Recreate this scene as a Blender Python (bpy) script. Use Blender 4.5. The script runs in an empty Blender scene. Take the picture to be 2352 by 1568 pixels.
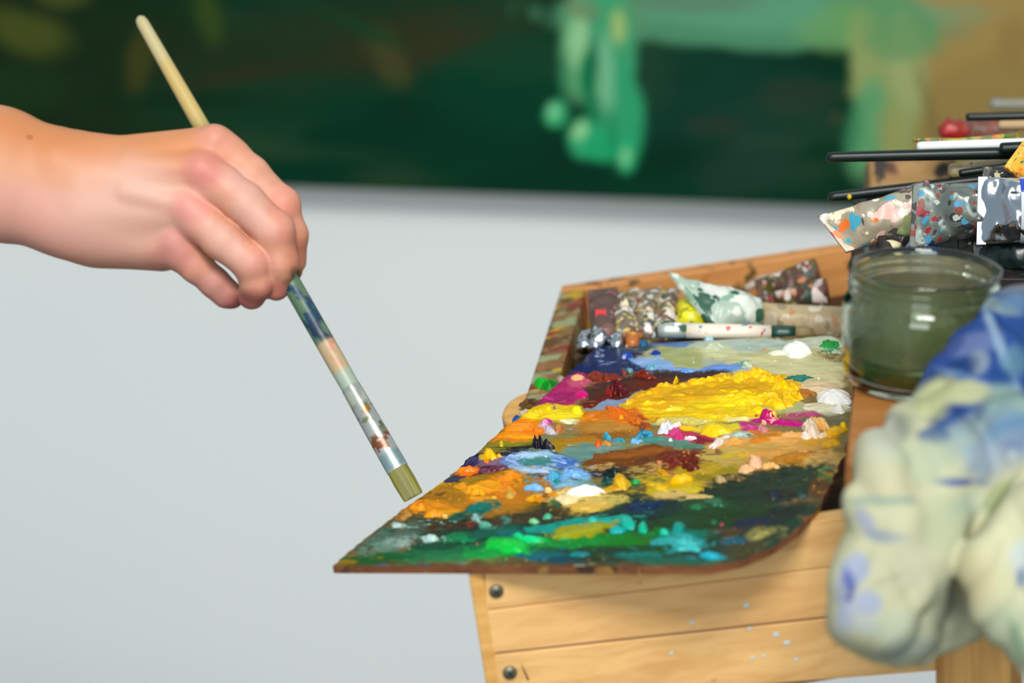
import bpy, bmesh, math, random
import numpy as np
from mathutils import Vector, Matrix

# ------------------------------------------------------------------ camera
scene = bpy.context.scene
FPX = 85.0 / 36.0 * 2352.0                    # focal length in photo pixels
PITCH = math.radians(18.0)
CAM = np.array([0.0, 0.0, 1.45])
CR = np.array([1.0, 0.0, 0.0])
CF = np.array([0.0, math.cos(PITCH), -math.sin(PITCH)])
CU = np.array([0.0, math.sin(PITCH), math.cos(PITCH)])
cam_data = bpy.data.cameras.new('camera')
cam_data.lens = 85.0
cam_data.sensor_width = 36.0
cam_data.clip_start = 0.05
cam_data.dof.use_dof = True
cam_data.dof.focus_distance = 1.335
cam_data.dof.aperture_fstop = 5.0
cam = bpy.data.objects.new('camera', cam_data)
cam.location = CAM
cam.rotation_euler = (math.pi / 2 - PITCH, 0, 0)
scene.collection.objects.link(cam)
scene.camera = cam

# ------------------------------------------------------------------ light
world = bpy.data.worlds.new('world')
scene.world = world
world.use_nodes = True
bg = world.node_tree.nodes['Background']
bg.inputs[0].default_value = (0.68, 0.86, 1.0, 1)
bg.inputs[1].default_value = 0.52


def area(name, loc, target, sx, sy, power, col):
    l = bpy.data.lights.new(name, 'AREA')
    l.shape = 'RECTANGLE'; l.size = sx; l.size_y = sy
    l.energy = power; l.color = col
    o = bpy.data.objects.new(name, l)
    o.location = loc
    d = Vector(target) - Vector(loc)
    o.rotation_euler = d.to_track_quat('-Z', 'Y').to_euler()
    scene.collection.objects.link(o)
    return o


area('skylight', (0.08, -0.65, 3.1), (0.65, 2.0, 0.9), 1.0, 0.8, 84, (1.0, 0.965, 0.91))
area('window_light', (-0.55, -2.1, 1.9), (0.55, 1.4, 1.0), 1.6, 1.6, 48, (0.93, 0.97, 1.0))
vs = scene.view_settings
vs.view_transform = 'Standard'
vs.look = 'None'
vs.exposure = 0.08
vs.gamma = 1.0
vs.use_curve_mapping = False


# ------------------------------------------------------------------ helpers
def ray(u, v):
    return CF + (u - 1176.0) / FPX * CR - (v - 784.0) / FPX * CU


def at(u, v, d):
    """world point seen at photo pixel (u, v), d metres in front of the lens"""
    return CAM + d * ray(u, v)


def proj(P):
    q = P - CAM
    d = q @ CF
    return 1176 + FPX * (q @ CR) / d, 784 - FPX * (q @ CU) / d


# tilted top plane of the paint box (right side 8 degrees higher)
PN = np.array([-math.tan(math.radians(8)), 0.0, 1.0]); PN /= np.linalg.norm(PN)
P0 = at(1600, 920, 1.35)


def on(u, v, off=0.0):
    r = ray(u, v)
    q = P0 + PN * off
    return CAM + r * (((q - CAM) @ PN) / (r @ PN))


def on_arr(u, v, off=0.0):
    r = CF[None] + ((u - 1176.0) / FPX)[:, None] * CR - ((v - 784.0) / FPX)[:, None] * CU
    num = (P0 - CAM) @ PN + off
    return CAM + r * (num / (r @ PN))[:, None]


def lin(h):
    h = h.lstrip('#')
    c = [int(h[i:i + 2], 16) / 255.0 for i in (0, 2, 4)]
    return np.array([x / 12.92 if x <= 0.04045 else ((x + 0.055) / 1.055) ** 2.4 for x in c])


def rgba(h):
    return (*lin(h), 1.0)


def _hash(ix, iy, iz, seed):
    h = (ix.astype(np.uint32) * np.uint32(374761393) + iy.astype(np.uint32) * np.uint32(668265263)
         + iz.astype(np.uint32) * np.uint32(1274126177) + np.uint32(seed * 97531 + 11))
    h = (h ^ (h >> np.uint32(13))) * np.uint32(1274126177)
    h = h ^ (h >> np.uint32(16))
    return (h & np.uint32(0xFFFFFF)).astype(np.float32) / np.float32(0xFFFFFF)


def vnoise(x, y, z=None, seed=0):
    """value noise in -1..1"""
    x = np.asarray(x, np.float64); y = np.asarray(y, np.float64)
    z = np.zeros_like(x) if z is None else np.asarray(z, np.float64)
    ix, iy, iz = np.floor(x), np.floor(y), np.floor(z)
    fx, fy, fz = x - ix, y - iy, z - iz
    fx = fx * fx * (3 - 2 * fx); fy = fy * fy * (3 - 2 * fy); fz = fz * fz * (3 - 2 * fz)
    ix, iy, iz = ix.astype(np.int64), iy.astype(np.int64), iz.astype(np.int64)
    out = 0
    for a in (0, 1):
        for b in (0, 1):
            for c in (0, 1):
                w = (fx if a else 1 - fx) * (fy if b else 1 - fy) * (fz if c else 1 - fz)
                out = out + w * _hash(ix + a, iy + b, iz + c, seed)
    return out * 2 - 1


def fbm(x, y, z=None, seed=0, octv=3):
    s, a, t = 0, 1.0, 0
    for i in range(octv):
        s = s + a * vnoise(x * 2 ** i, y * 2 ** i, None if z is None else z * 2 ** i, seed + i)
        t += a; a *= 0.5
    return s / t


def smooth01(x):
    x = np.clip(x, 0, 1)
    return x * x * (3 - 2 * x)


LOC = {}


def link(o):
    scene.collection.objects.link(o)
    return o


def tag(o, label, cat, group=None):
    o['label'] = label; o['category'] = cat
    if group:
        o['group'] = group
    return o


def thing(name, label, cat, loc, group=None):
    o = link(bpy.data.objects.new(name, None))
    o.empty_display_size = 0.02
    o.location = loc
    LOC[o.name] = np.array(loc, float)
    return tag(o, label, cat, group)


def mesh_obj(name, V, faces, mat, parent=None, col=None, tc=None, smooth=True, origin=None):
    """V world coordinates; becomes ONE mesh object, child of parent or with its own origin"""
    V = np.asarray(V, np.float64)
    if parent is not None:
        org = LOC[parent.name]
    elif origin is not None:
        org = np.asarray(origin, float)
    else:
        org = np.array([V[:, 0].mean(), V[:, 1].mean(), V[:, 2].min()])
    L = V - org
    me = bpy.data.meshes.new(name)
    if isinstance(faces, np.ndarray):
        k = faces.shape[1]; nf = faces.shape[0]
        me.vertices.add(len(L)); me.vertices.foreach_set('co', L.astype(np.float32).ravel())
        me.loops.add(nf * k); me.loops.foreach_set('vertex_index', faces.astype(np.int32).ravel())
        me.polygons.add(nf)
        me.polygons.foreach_set('loop_start', np.arange(0, nf * k, k, dtype=np.int32))
        me.update(calc_edges=True)
    else:
        me.from_pydata([tuple(p) for p in L], [], [tuple(int(i) for i in f) for f in faces])
    me.polygons.foreach_set('use_smooth', np.full(len(me.polygons), smooth, dtype=bool))
    if col is not None:
        c = np.ones((len(L), 4), np.float32); c[:, :3] = np.clip(col, 0, 1)
        a = me.color_attributes.new('Col', 'FLOAT_COLOR', 'POINT')
        a.data.foreach_set('color', c.ravel())
    if tc is not None:
        a = me.attributes.new('tc', 'FLOAT_VECTOR', 'POINT')
        a.data.foreach_set('vector', np.asarray(tc, np.float32).ravel())
    if mat is not None:
        me.materials.append(mat)
    me.update()
    o = link(bpy.data.objects.new(name, me))
    if parent is not None:
        o.parent = parent
    else:
        o.location = org
    LOC[o.name] = org
    return o


def bevel(o, w, seg=2):
    m = o.modifiers.new('bevel', 'BEVEL'); m.width = w; m.segments = seg; m.limit_method = 'ANGLE'
    return o


def box_frame(o, ex, ey, ez, x, y, z):
    """corners of a box in a (possibly skewed) frame, texture coords along the frame axes"""
    V, T = [], []
    for k in (0, 1):
        for j in (0, 1):
            for i in (0, 1):
                V.append(o + ex * x[i] + ey * y[j] + ez * z[k]); T.append((x[i], y[j], z[k]))
    Fc = [(0, 2, 3, 1), (4, 5, 7, 6), (0, 1, 5, 4), (2, 6, 7, 3), (0, 4, 6, 2), (1, 3, 7, 5)]
    return np.array(V), Fc, np.array(T)


def frame_dir(a, b):
    d = b - a; L = np.linalg.norm(d); d = d / L
    h = np.array([0, 0, 1.0]) if abs(d[2]) < 0.9 else np.array([1.0, 0, 0])
    s = np.cross(d, h); s /= np.linalg.norm(s)
    return d, s, np.cross(s, d), L


def loft(centers, axA, axB, ra, rb, nseg=24, cap=True):
    """rings around centers; per-ring half sizes ra, rb"""
    n = len(centers)
    th = np.linspace(0, 2 * np.pi, nseg, endpoint=False)
    V = []
    for i in range(n):
        A = axA if axA.ndim == 1 else axA[i]
        B = axB if axB.ndim == 1 else axB[i]
        V.append(centers[i] + np.cos(th)[:, None] * A * ra[i] + np.sin(th)[:, None] * B * rb[i])
    V = np.concatenate(V)
    Fc = []
    for i in range(n - 1):
        for j in range(nseg):
            a = i * nseg + j; b = i * nseg + (j + 1) % nseg
            Fc.append((a, b, b + nseg, a + nseg))
    if cap:
        Fc.append(tuple(range(nseg))[::-1])
        Fc.append(tuple((n - 1) * nseg + j for j in range(nseg)))
    return V, Fc


def rod(p, q, rs, nseg=16, ts=None):
    d, s, t, L = frame_dir(p, q)
    ts = np.linspace(0, 1, len(rs)) if ts is None else np.array(ts)
    C = p + (q - p) * ts[:, None]
    return loft(C, s, t, np.array(rs), np.array(rs), nseg)


# ------------------------------------------------------------------ materials
def new_mat(name):
    m = bpy.data.materials.new(name)
    m.use_nodes = True
    nt = m.node_tree
    return m, nt, nt.nodes['Principled BSDF']


def N(nt, t, **kw):
    n = nt.nodes.new(t)
    for k, v in kw.items():
        setattr(n, k, v)
    return n


def add_bump(nt, bsdf, scale, strength, dist=0.001, coords='Object', detail=3, vec=None):
    nz = N(nt, 'ShaderNodeTexNoise'); nz.inputs['Scale'].default_value = scale; nz.inputs['Detail'].default_value = detail
    if vec is None:
        tcn = N(nt, 'ShaderNodeTexCoord'); vec = tcn.outputs[coords]
    nt.links.new(vec, nz.inputs['Vector'])
    b = N(nt, 'ShaderNodeBump'); b.inputs['Strength'].default_value = strength; b.inputs['Distance'].default_value = dist
    nt.links.new(nz.outputs['Fac'], b.inputs['Height'])
    nt.links.new(b.outputs['Normal'], bsdf.inputs['Normal'])


def mat_plain(name, hx, rough=0.5, metal=0.0, hx2=None, scale=60.0, bump=0.0, spec=0.5):
    m, nt, b = new_mat(name)
    b.inputs['Roughness'].default_value = rough
    b.inputs['Metallic'].default_value = metal
    b.inputs['Specular IOR Level'].default_value = spec
    tcn = N(nt, 'ShaderNodeTexCoord')
    nz = N(nt, 'ShaderNodeTexNoise'); nz.inputs['Scale'].default_value = scale; nz.inputs['Detail'].default_value = 4
    nt.links.new(tcn.outputs['Object'], nz.inputs['Vector'])
    mx = N(nt, 'ShaderNodeMix', data_type='RGBA')
    mx.inputs['A'].default_value = rgba(hx); mx.inputs['B'].default_value = rgba(hx2 or hx)
    nt.links.new(nz.outputs['Fac'], mx.inputs['Factor'])
    nt.links.new(mx.outputs['Result'], b.inputs['Base Color'])
    if bump:
        add_bump(nt, b, scale * 2, bump)
    return m


def mat_col(name, rough=0.4, bump_scale=0, bump=0.0, spec=0.5, coat=0.0, sss=0.0):
    """colour comes from the pigment, and some painted shade, stored on the mesh"""
    m, nt, b = new_mat(name)
    a = N(nt, 'ShaderNodeAttribute', attribute_name='Col')
    nt.links.new(a.outputs['Color'], b.inputs['Base Color'])
    b.inputs['Roughness'].default_value = rough
    b.inputs['Specular IOR Level'].default_value = spec
    b.inputs['Coat Weight'].default_value = coat
    b.inputs['Coat Roughness'].default_value = 0.15
    if sss:
        b.inputs['Subsurface Weight'].default_value = sss
        b.inputs['Subsurface Radius'].default_value = (1.0, 0.35, 0.2)
        b.inputs['Subsurface Scale'].default_value = 0.004
    if bump:
        add_bump(nt, b, bump_scale, bump)
    return m


def mat_wood(name, hx, hx2, smears=(), dens=0.5, sc=30.0, rough=0.55):
    """grain runs along the first component of the tc attribute; optional dried paint smears"""
    m, nt, b = new_mat(name)
    b.inputs['Roughness'].default_value = rough
    b.inputs['Specular IOR Level'].default_value = 0.3
    a = N(nt, 'ShaderNodeAttribute', attribute_name='tc')
    mp = N(nt, 'ShaderNodeMapping'); mp.inputs['Scale'].default_value = (12, 130, 130)
    nt.links.new(a.outputs['Vector'], mp.inputs['Vector'])
    nz = N(nt, 'ShaderNodeTexNoise'); nz.inputs['Scale'].default_value = 1.0; nz.inputs['Detail'].default_value = 5
    nz.inputs['Distortion'].default_value = 0.6
    nt.links.new(mp.outputs['Vector'], nz.inputs['Vector'])
    rp = N(nt, 'ShaderNodeValToRGB')
    rp.color_ramp.elements[0].position = 0.3; rp.color_ramp.elements[0].color = rgba(hx2)
    rp.color_ramp.elements[1].position = 0.6; rp.color_ramp.elements[1].color = rgba(hx)
    nt.links.new(nz.outputs['Fac'], rp.inputs['Fac'])
    cur = rp.outputs['Color']
    for i, c in enumerate(smears):
        mp2 = N(nt, 'ShaderNodeMapping'); mp2.inputs['Scale'].default_value = (sc * 1.25, sc * 1.0, sc * 1.0)
        mp2.inputs['Location'].default_value = (i * 3.7, i * 1.3, i * 2.1)
        nt.links.new(a.outputs['Vector'], mp2.inputs['Vector'])
        n2 = N(nt, 'ShaderNodeTexNoise'); n2.inputs['Scale'].default_value = 1.0; n2.inputs['Detail'].default_value = 4
        nt.links.new(mp2.outputs['Vector'], n2.inputs['Vector'])
        r2 = N(nt, 'ShaderNodeValToRGB')
        r2.color_ramp.elements[0].position = 0.70 - 0.22 * dens; r2.color_ramp.elements[0].color = (0, 0, 0, 1)
        r2.color_ramp.elements[1].position = 0.76 - 0.22 * dens; r2.color_ramp.elements[1].color = (1, 1, 1, 1)
        nt.links.new(n2.outputs['Fac'], r2.inputs['Fac'])
        mx = N(nt, 'ShaderNodeMix', data_type='RGBA')
        mx.inputs['B'].default_value = rgba(c)
        nt.links.new(r2.outputs['Color'], mx.inputs['Factor'])
        nt.links.new(cur, mx.inputs['A'])
        cur = mx.outputs['Result']
    nt.links.new(cur, b.inputs['Base Color'])
    bp = N(nt, 'ShaderNodeBump'); bp.inputs['Strength'].default_value = 0.15; bp.inputs['Distance'].default_value = 0.001
    nt.links.new(nz.outputs['Fac'], bp.inputs['Height'])
    nt.links.new(bp.outputs['Normal'], b.inputs['Normal'])
    return m


def mat_splat(name, hx, colours, scale=120.0, dens=0.5, metal=0.0, rough=0.4, hx2=None, mul=2.3):
    """surface spattered with dried paint of several colours"""
    m, nt, b = new_mat(name)
    tcn0 = N(nt, 'ShaderNodeTexCoord')
    oi = N(nt, 'ShaderNodeObjectInfo')
    tcn = N(nt, 'ShaderNodeVectorMath', operation='ADD')
    nt.links.new(tcn0.outputs['Object'], tcn.inputs[0]); nt.links.new(oi.outputs['Random'], tcn.inputs[1])
    scale *= mul
    nz = N(nt, 'ShaderNodeTexNoise'); nz.inputs['Scale'].default_value = scale * 0.45; nz.inputs['Detail'].default_value = 5
    nt.links.new(tcn.outputs['Vector'], nz.inputs['Vector'])
    mx0 = N(nt, 'ShaderNodeMix', data_type='RGBA')
    mx0.inputs['A'].default_value = rgba(hx); mx0.inputs['B'].default_value = rgba(hx2 or hx)
    nt.links.new(nz.outputs['Fac'], mx0.inputs['Factor'])
    cur = mx0.outputs['Result']
    mask_total = None
    for i, sc in enumerate((scale * 0.55, scale * 1.2)):
        wv = N(nt, 'ShaderNodeMix', data_type='RGBA'); wv.inputs['Factor'].default_value = (4.2 if i == 0 else 2.0) / scale
        nt.links.new(tcn.outputs['Vector'], wv.inputs['A']); nt.links.new(nz.outputs['Color'], wv.inputs['B'])
        vo = N(nt, 'ShaderNodeTexVoronoi'); vo.inputs['Scale'].default_value = sc
        nt.links.new(wv.outputs['Result'], vo.inputs['Vector'])
        sep = N(nt, 'ShaderNodeSeparateColor')
        nt.links.new(vo.outputs['Color'], sep.inputs['Color'])
        rp = N(nt, 'ShaderNodeValToRGB'); rp.color_ramp.interpolation = 'CONSTANT'
        els = rp.color_ramp.elements
        els[0].position = 0.0; els[0].color = rgba(colours[0])
        els[1].position = 1.0 / len(colours); els[1].color = rgba(colours[1 % len(colours)])
        for k in range(2, len(colours)):
            e = els.new(k / len(colours)); e.color = rgba(colours[k])
        nt.links.new(sep.outputs['Red'], rp.inputs['Fac'])
        # radius per cell from another channel
        ma = N(nt, 'ShaderNodeMath', operation='MULTIPLY'); ma.inputs[1].default_value = dens * 1.1
        nt.links.new(sep.outputs['Green'], ma.inputs[0])
        lt = N(nt, 'ShaderNodeMath', operation='LESS_THAN')
        nt.links.new(vo.outputs['Distance'], lt.inputs[0]); nt.links.new(ma.outputs[0], lt.inputs[1])
        mx = N(nt, 'ShaderNodeMix', data_type='RGBA')
        nt.links.new(lt.outputs[0], mx.inputs['Factor'])
        nt.links.new(cur, mx.inputs['A']); nt.links.new(rp.outputs['Color'], mx.inputs['B'])
        cur = mx.outputs['Result']
        if mask_total is None:
            mask_total = lt.outputs[0]
        else:
            mm = N(nt, 'ShaderNodeMath', operation='MAXIMUM')
            nt.links.new(mask_total, mm.inputs[0]); nt.links.new(lt.outputs[0], mm.inputs[1])
            mask_total = mm.outputs[0]
    nt.links.new(cur, b.inputs['Base Color'])
    if metal:
        sub = N(nt, 'ShaderNodeMath', operation='MULTIPLY_ADD'); sub.inputs[1].default_value = -metal; sub.inputs[2].default_value = metal
        nt.links.new(mask_total, sub.inputs[0]); nt.links.new(sub.outputs[0], b.inputs['Metallic'])
    b.inputs['Roughness'].default_value = rough
    bp = N(nt, 'ShaderNodeBump'); bp.inputs['Strength'].default_value = 0.35; bp.inputs['Distance'].default_value = 0.0008
    nt.links.new(mask_total, bp.inputs['Height']); nt.links.new(bp.outputs['Normal'], b.inputs['Normal'])
    return m


def paint(Uu, Vv, base, strokes, warp=0.22, seed=1, fine=(14.0, 5.0), coarse=(40.0, 16.0), relief=None):
    """lay soft-edged strokes (u, v, ru, rv, angle, hex, softness[, opacity[, height mm]]) over base"""
    col = base.copy()
    n1 = vnoise(Uu / coarse[0], Vv / coarse[1], None, seed) * 0.6 + vnoise(Uu / fine[0], Vv / fine[1], None, seed + 1) * 0.4
    for s in strokes:
        u, v, ru, rv, ang, hx, soft = s[:7]
        op = s[7] if len(s) > 7 else 1.0
        R = max(ru, rv) * 1.6
        m = np.nonzero((np.abs(Uu - u) < R) & (np.abs(Vv - v) < R))[0]
        if len(m) == 0:
            continue
        a = math.radians(ang)
        du, dv = Uu[m] - u, Vv[m] - v
        x = du * math.cos(a) + dv * math.sin(a)
        y = -du * math.sin(a) + dv * math.cos(a)
        r = np.sqrt((x / ru) ** 2 + (y / rv) ** 2) + warp * n1[m]
        w = (smooth01((1 - r) / soft + 0.5) * op)[:, None]
        col[m] = col[m] * (1 - w) + lin(hx) * w
        if relief is not None and len(s) > 8:
            w1 = w[:, 0]
            relief[m] = relief[m] * (1 - w1) + s[8] * w1
    return col


def grid_faces(nr, nc):
    i = np.arange((nr - 1) * nc).reshape(nr - 1, nc)[:, :-1].ravel()
    return np.stack([i, i + 1, i + nc + 1, i + nc], 1)


# --- implicit surfaces (camera-aligned grid), meshed with surface nets
def camco(u, v, d):
    return np.array([(u - 1176.0) / FPX * d, -(v - 784.0) / FPX * d, d])


def smin(a, b, k):
    h = np.maximum(k - np.abs(a - b), 0) / k
    return np.minimum(a, b) - h * h * k * 0.25


class Field:
    def __init__(self, lo, hi, h):
        self.lo = np.array(lo, float); self.h = h
        self.n = np.ceil((np.array(hi) - self.lo) / h).astype(int) + 1
        self.ax = [self.lo[i] + np.arange(self.n[i]) * h for i in range(3)]
        self.f = np.full(tuple(self.n), 0.03, np.float32)

    def block(self, lo, hi):
        a = np.clip(np.floor((lo - self.lo) / self.h).astype(int), 0, self.n - 1)
        b = np.clip(np.ceil((hi - self.lo) / self.h).astype(int) + 1, 1, self.n)
        return tuple(slice(a[i], b[i]) for i in range(3))

    def cone(self, sl, p, r0, q, r1):
        X = self.ax[0][sl[0]][:, None, None] - p[0]
        Y = self.ax[1][sl[1]][None, :, None] - p[1]
        Z = self.ax[2][sl[2]][None, None, :] - p[2]
        d = q - p; L2 = max(d @ d, 1e-12)
        t = np.clip((X * d[0] + Y * d[1] + Z * d[2]) / L2, 0, 1)
        return (np.sqrt((X - t * d[0]) ** 2 + (Y - t * d[1]) ** 2 + (Z - t * d[2]) ** 2) - (r0 + (r1 - r0) * t)).astype(np.float32)

    def add(self, p, r0, q, r1, k):
        m = max(r0, r1) + k + 0.02
        sl = self.block(np.minimum(p, q) - m, np.maximum(p, q) + m)
        self.f[sl] = smin(self.f[sl], self.cone(sl, p, r0, q, r1), k)

    def mesh(self):
        f = self.f
        ins = f < 0
        c = np.zeros(tuple(self.n - 1), np.int8)
        for a in (0, 1):
            for b in (0, 1):
                for d in (0, 1):
                    c += ins[a:self.n[0] - 1 + a, b:self.n[1] - 1 + b, d:self.n[2] - 1 + d]
        idx = np.argwhere((c > 0) & (c < 8))
        ids = np.full(c.shape, -1, np.int32)
        ids[idx[:, 0], idx[:, 1], idx[:, 2]] = np.arange(len(idx))
        acc = np.zeros((len(idx), 3)); cnt = np.zeros(len(idx))
        cor = [(a, b, d) for a in (0, 1) for b in (0, 1) for d in (0, 1)]
        for A in cor:
            for ax in range(3):
                if A[ax] == 1:
                    continue
                B = list(A); B[ax] = 1
                fa = f[idx[:, 0] + A[0], idx[:, 1] + A[1], idx[:, 2] + A[2]]
                fb = f[idx[:, 0] + B[0], idx[:, 1] + B[1], idx[:, 2] + B[2]]
                m = (fa < 0) != (fb < 0)
                t = np.where(m, fa / np.where(m, fa - fb, 1), 0)
                pos = np.array(A, float)[None] + np.zeros((len(idx), 3)); pos[:, ax] = t
                acc[m] += pos[m]; cnt[m] += 1
        Vc = self.lo + (idx + acc / cnt[:, None]) * self.h
        quads = []
        for ax in range(3):
            o1, o2 = [(1, 2), (2, 0), (0, 1)][ax]
            a = [slice(None)] * 3; b = [slice(None)] * 3
            a[ax] = slice(0, -1); b[ax] = slice(1, None)
            ch = ins[tuple(a)] != ins[tuple(b)]
            e = np.argwhere(ch)
            ok = (e[:, o1] > 0) & (e[:, o2] > 0) & (e[:, o1] < self.n[o1] - 1) & (e[:, o2] < self.n[o2] - 1)
            e = e[ok]
            def cid(d1, d2):
                g = e.copy(); g[:, o1] -= d1; g[:, o2] -= d2
                return ids[g[:, 0], g[:, 1], g[:, 2]]
            q = np.stack([cid(1, 1), cid(0, 1), cid(0, 0), cid(1, 0)], 1)
            inside_first = ins[e[:, 0], e[:, 1], e[:, 2]]
            q[~inside_first] = q[~inside_first][:, ::-1]
            quads.append(q)
        Q = np.concatenate(quads)
        Q = Q[(Q >= 0).all(1)]
        Q = Q[:, ::-1]          # camera frame (right, up, forward) is left-handed
        W = CAM + Vc[:, :1] * CR + Vc[:, 1:2] * CU + Vc[:, 2:3] * CF
        return W, Q


# ------------------------------------------------------------------ setting
def struct(o):
    o['kind'] = 'structure'
    return o


YAW = math.radians(8.3)
WX = np.array([math.cos(YAW), -math.sin(YAW), 0.0])       # along the wall, right end nearer
WN = np.array([-math.sin(YAW), -math.cos(YAW), 0.0])      # out of the wall, towards the room
WP = np.array([0.0, 2.75, 0.0])
M_wall = mat_plain('white_wall_paint', '#eceee9', 0.85, hx2='#e6e9e6', scale=3.0, bump=0.03)
V, Fc, T = box_frame(WP, WX, WN, np.array([0, 0, 1.0]), (-3.2, 3.2), (-0.1, 0.0), (0.0, 3.6))
struct(mesh_obj('wall_back', V, Fc, M_wall, smooth=False))
M_floor = mat_plain('grey_studio_floor', '#6c6660', 0.7, hx2='#5c5650', scale=5.0)
V, Fc, T = box_frame(WP, WX, WN, np.array([0, 0, 1.0]), (-3.2, 3.2), (0.0, 4.6), (-0.06, 0.0))
struct(mesh_obj('floor', V, Fc, M_floor, smooth=False))


# ------------------------------------------------------------------ painting on the wall
def wall_hit(u, v, off):
    r = ray(u, v)
    return CAM + r * (((WP + WN * off - CAM) @ WN) / (r @ WN))


PO = 0.062
pb = wall_hit(1176, 447, PO)
zb = pb[2]
px0 = (wall_hit(0, 420, PO) - WP) @ WX - 0.35
px1 = (wall_hit(2352, 480, PO) - WP) @ WX + 0.25
pic = thing('painting', 'large dark green canvas with pale green animal legs hanging on the white wall', 'painting',
            WP + WX * (0.5 * (px0 + px1)) + WN * PO + np.array([0, 0, zb]))
nx, nz = 420, 260
xs = np.linspace(px0, px1, nx); zs = np.linspace(zb, zb + 0.85, nz)
X, Z = np.meshgrid(xs, zs)
Vp = WP + WX * X.ravel()[:, None] + WN * PO + np.array([0, 0, 1.0]) * Z.ravel()[:, None]
pu, pv = proj(Vp)
base = np.tile(lin('#00331f'), (len(Vp), 1))
big = fbm(pu / 260, pv / 120, None, 5, 3)[:, None]
base = base * (1 + 0.35 * big) + lin('#2c3018') * np.clip(fbm(pu / 300 + 7, pv / 70, None, 9, 3)[:, None], 0, 1) * 0.9
S = [(150, 130, 420, 300, 0, '#14260f', 0.9, 0.85), (700, 120, 420, 110, -12, '#22301a', 1.0, 0.8),
     (1010, 90, 260, 60, -10, '#2e3018', 1.0, 0.7), (60, 75, 110, 50, 15, '#47501c', 0.9, 0.85), (320, 150, 30, 80, 10, '#3f4018', 0.9, 0.8),
     (480, 40, 30, 70, -15, '#33491a', 0.9, 0.8), (140, -10, 60, 30, 0, '#4a5020', 0.9, 0.7), (880, 110, 40, 60, -30, '#3a4220', 0.9, 0.6),
     (40, 210, 120, 60, 0, '#1c3516', 0.9, 0.6), (600, 230, 300, 70, 0, '#003a22', 0.9, 0.5), (1150, 200, 160, 160, 0, '#003d25', 0.9, 0.6),
     (1650, 240, 260, 110, 0, '#0f3a2e', 0.9, 0.6), (1830, 220, 90, 40, 0, '#2e3828', 1.0, 0.5), (1640, 290, 60, 22, 0, '#2c382a', 0.9, 0.6),
     (1760, 330, 80, 22, 0, '#24402e', 0.9, 0.6), (1700, 390, 110, 50, 0, '#1e3a30', 1.0, 0.7), (1480, 170, 70, 80, 0, '#20402a', 0.9, 0.6),
     (980, 110, 150, 26, -16, '#33301a', .9, .7), (560, 170, 160, 22, -10, '#2c2c14', .9, .7), (820, 60, 120, 18, 25, '#123c20', .9, .7), (420, 230, 200, 20, 0, '#0a2a14', .9, .7), (1100, 330, 200, 40, 4, '#00301e', .9, .6), (900, 150, 30, 50, -35, '#4a4a24', .9, .5),
     # tan ground at the right
     (2330, 60, 330, 330, 0, '#9b8048', 0.35), (2330, 260, 330, 120, 0, '#927a42', 0.5, 0.9), (2150, 380, 170, 90, 0, '#8e7b46', 0.5),
     (2250, 330, 250, 140, 0, '#917a44', 0.5), (2330, 100, 40, 60, 0, '#86703c', 0.9, 0.6),
     # belly and legs of the pale green animal
     (1700, 45, 470, 62, 2, '#4c8862', 0.45), (1780, 20, 420, 50, 2, '#5c9a76', 0.7, 0.8), (1590, 5, 160, 26, 0, '#5a7a62', 0.8, 0.7),
     (2030, 60, 130, 80, 20, '#5b8e5c', 0.6, 0.9), (1930, 70, 90, 50, 0, '#6a9a5a', 0.7, 0.7), (1395, 40, 80, 80, 0, '#5b8a62', 0.7, 0.9),
     (1330, 110, 45, 115, 4, '#5fa06c', 0.5), (1400, 130, 60, 190, 0, '#3f9a68', 0.5), (1425, 260, 55, 120, -6, '#2f9a66', 0.5),
     (1325, 100, 25, 60, 8, '#8cc088', 0.6), (1390, 170, 22, 100, -4, '#6fb184', 0.6), (1345, 170, 14, 50, 0, '#007a4a', 0.7),
     (1275, 262, 26, 34, 15, '#3fae72', 0.5), (1270, 255, 12, 16, 0, '#7cc890', 0.8), (1345, 320, 46, 48, 25, '#2fa46c', 0.5), (1330, 300, 18, 24, 20, '#8fcf90', 0.7),
     (1380, 340, 34, 34, 0, '#1fa064', 0.5), (1440, 350, 20, 46, 0, '#22a468', 0.5), (1437, 360, 9, 22, 0, '#80cc90', 0.8), (1310, 285, 16, 26, 30, '#0f6a40', 0.8, 0.7),
     (1420, 60, 18, 40, 0, '#b0c070', 0.8, 0.7), (1340, 25, 40, 22, 20, '#806a50', 0.9, 0.4),
     (1362, 150, 12, 70, 3, '#0a5a38', .7, .8), (1365, 250, 16, 40, -10, '#0a6a40', .8, .7), (1300, 175, 16, 70, 0, '#2a7a50', .9, .6), (1405, 300, 10, 60, -8, '#0f7a4c', .8, .6),
     (2000, 200, 40, 150, -10, '#8a9a5c', 0.6), (2035, 250, 70, 160, -6, '#8f9a5e', 0.6), (1995, 300, 45, 120, 8, '#5e9a66', 0.6), (2090, 160, 40, 110, -12, '#9aa66a', 0.6, 0.8),
     (2040, 300, 30, 60, 0, '#9a9050', 0.8, 0.5), (2130, 240, 14, 110, -14, '#6c5a30', 0.8, 0.5), (1960, 300, 22, 80, 8, '#2a7a50', 0.9, 0.6), (2060, 90, 80, 50, 0, '#63905a', 0.8, 0.8)]
colp = paint(pu, pv, base, S, warp=0.25, seed=21, fine=(30, 30), coarse=(90, 90))
M_pic = mat_col('oil_painting', 0.7, 400, 0.05, spec=0.08)
mesh_obj('painted_surface', Vp, grid_faces(nz, nx), M_pic, pic, col=colp)
M_canvas_edge = mat_plain('canvas_edge', '#10281c', 0.8, hx2='#20301c')
V, Fc, T = box_frame(WP, WX, WN, np.array([0, 0, 1.0]), (px0, px1), (PO - 0.022, PO - 0.0006), (zb, zb + 0.85))
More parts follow.
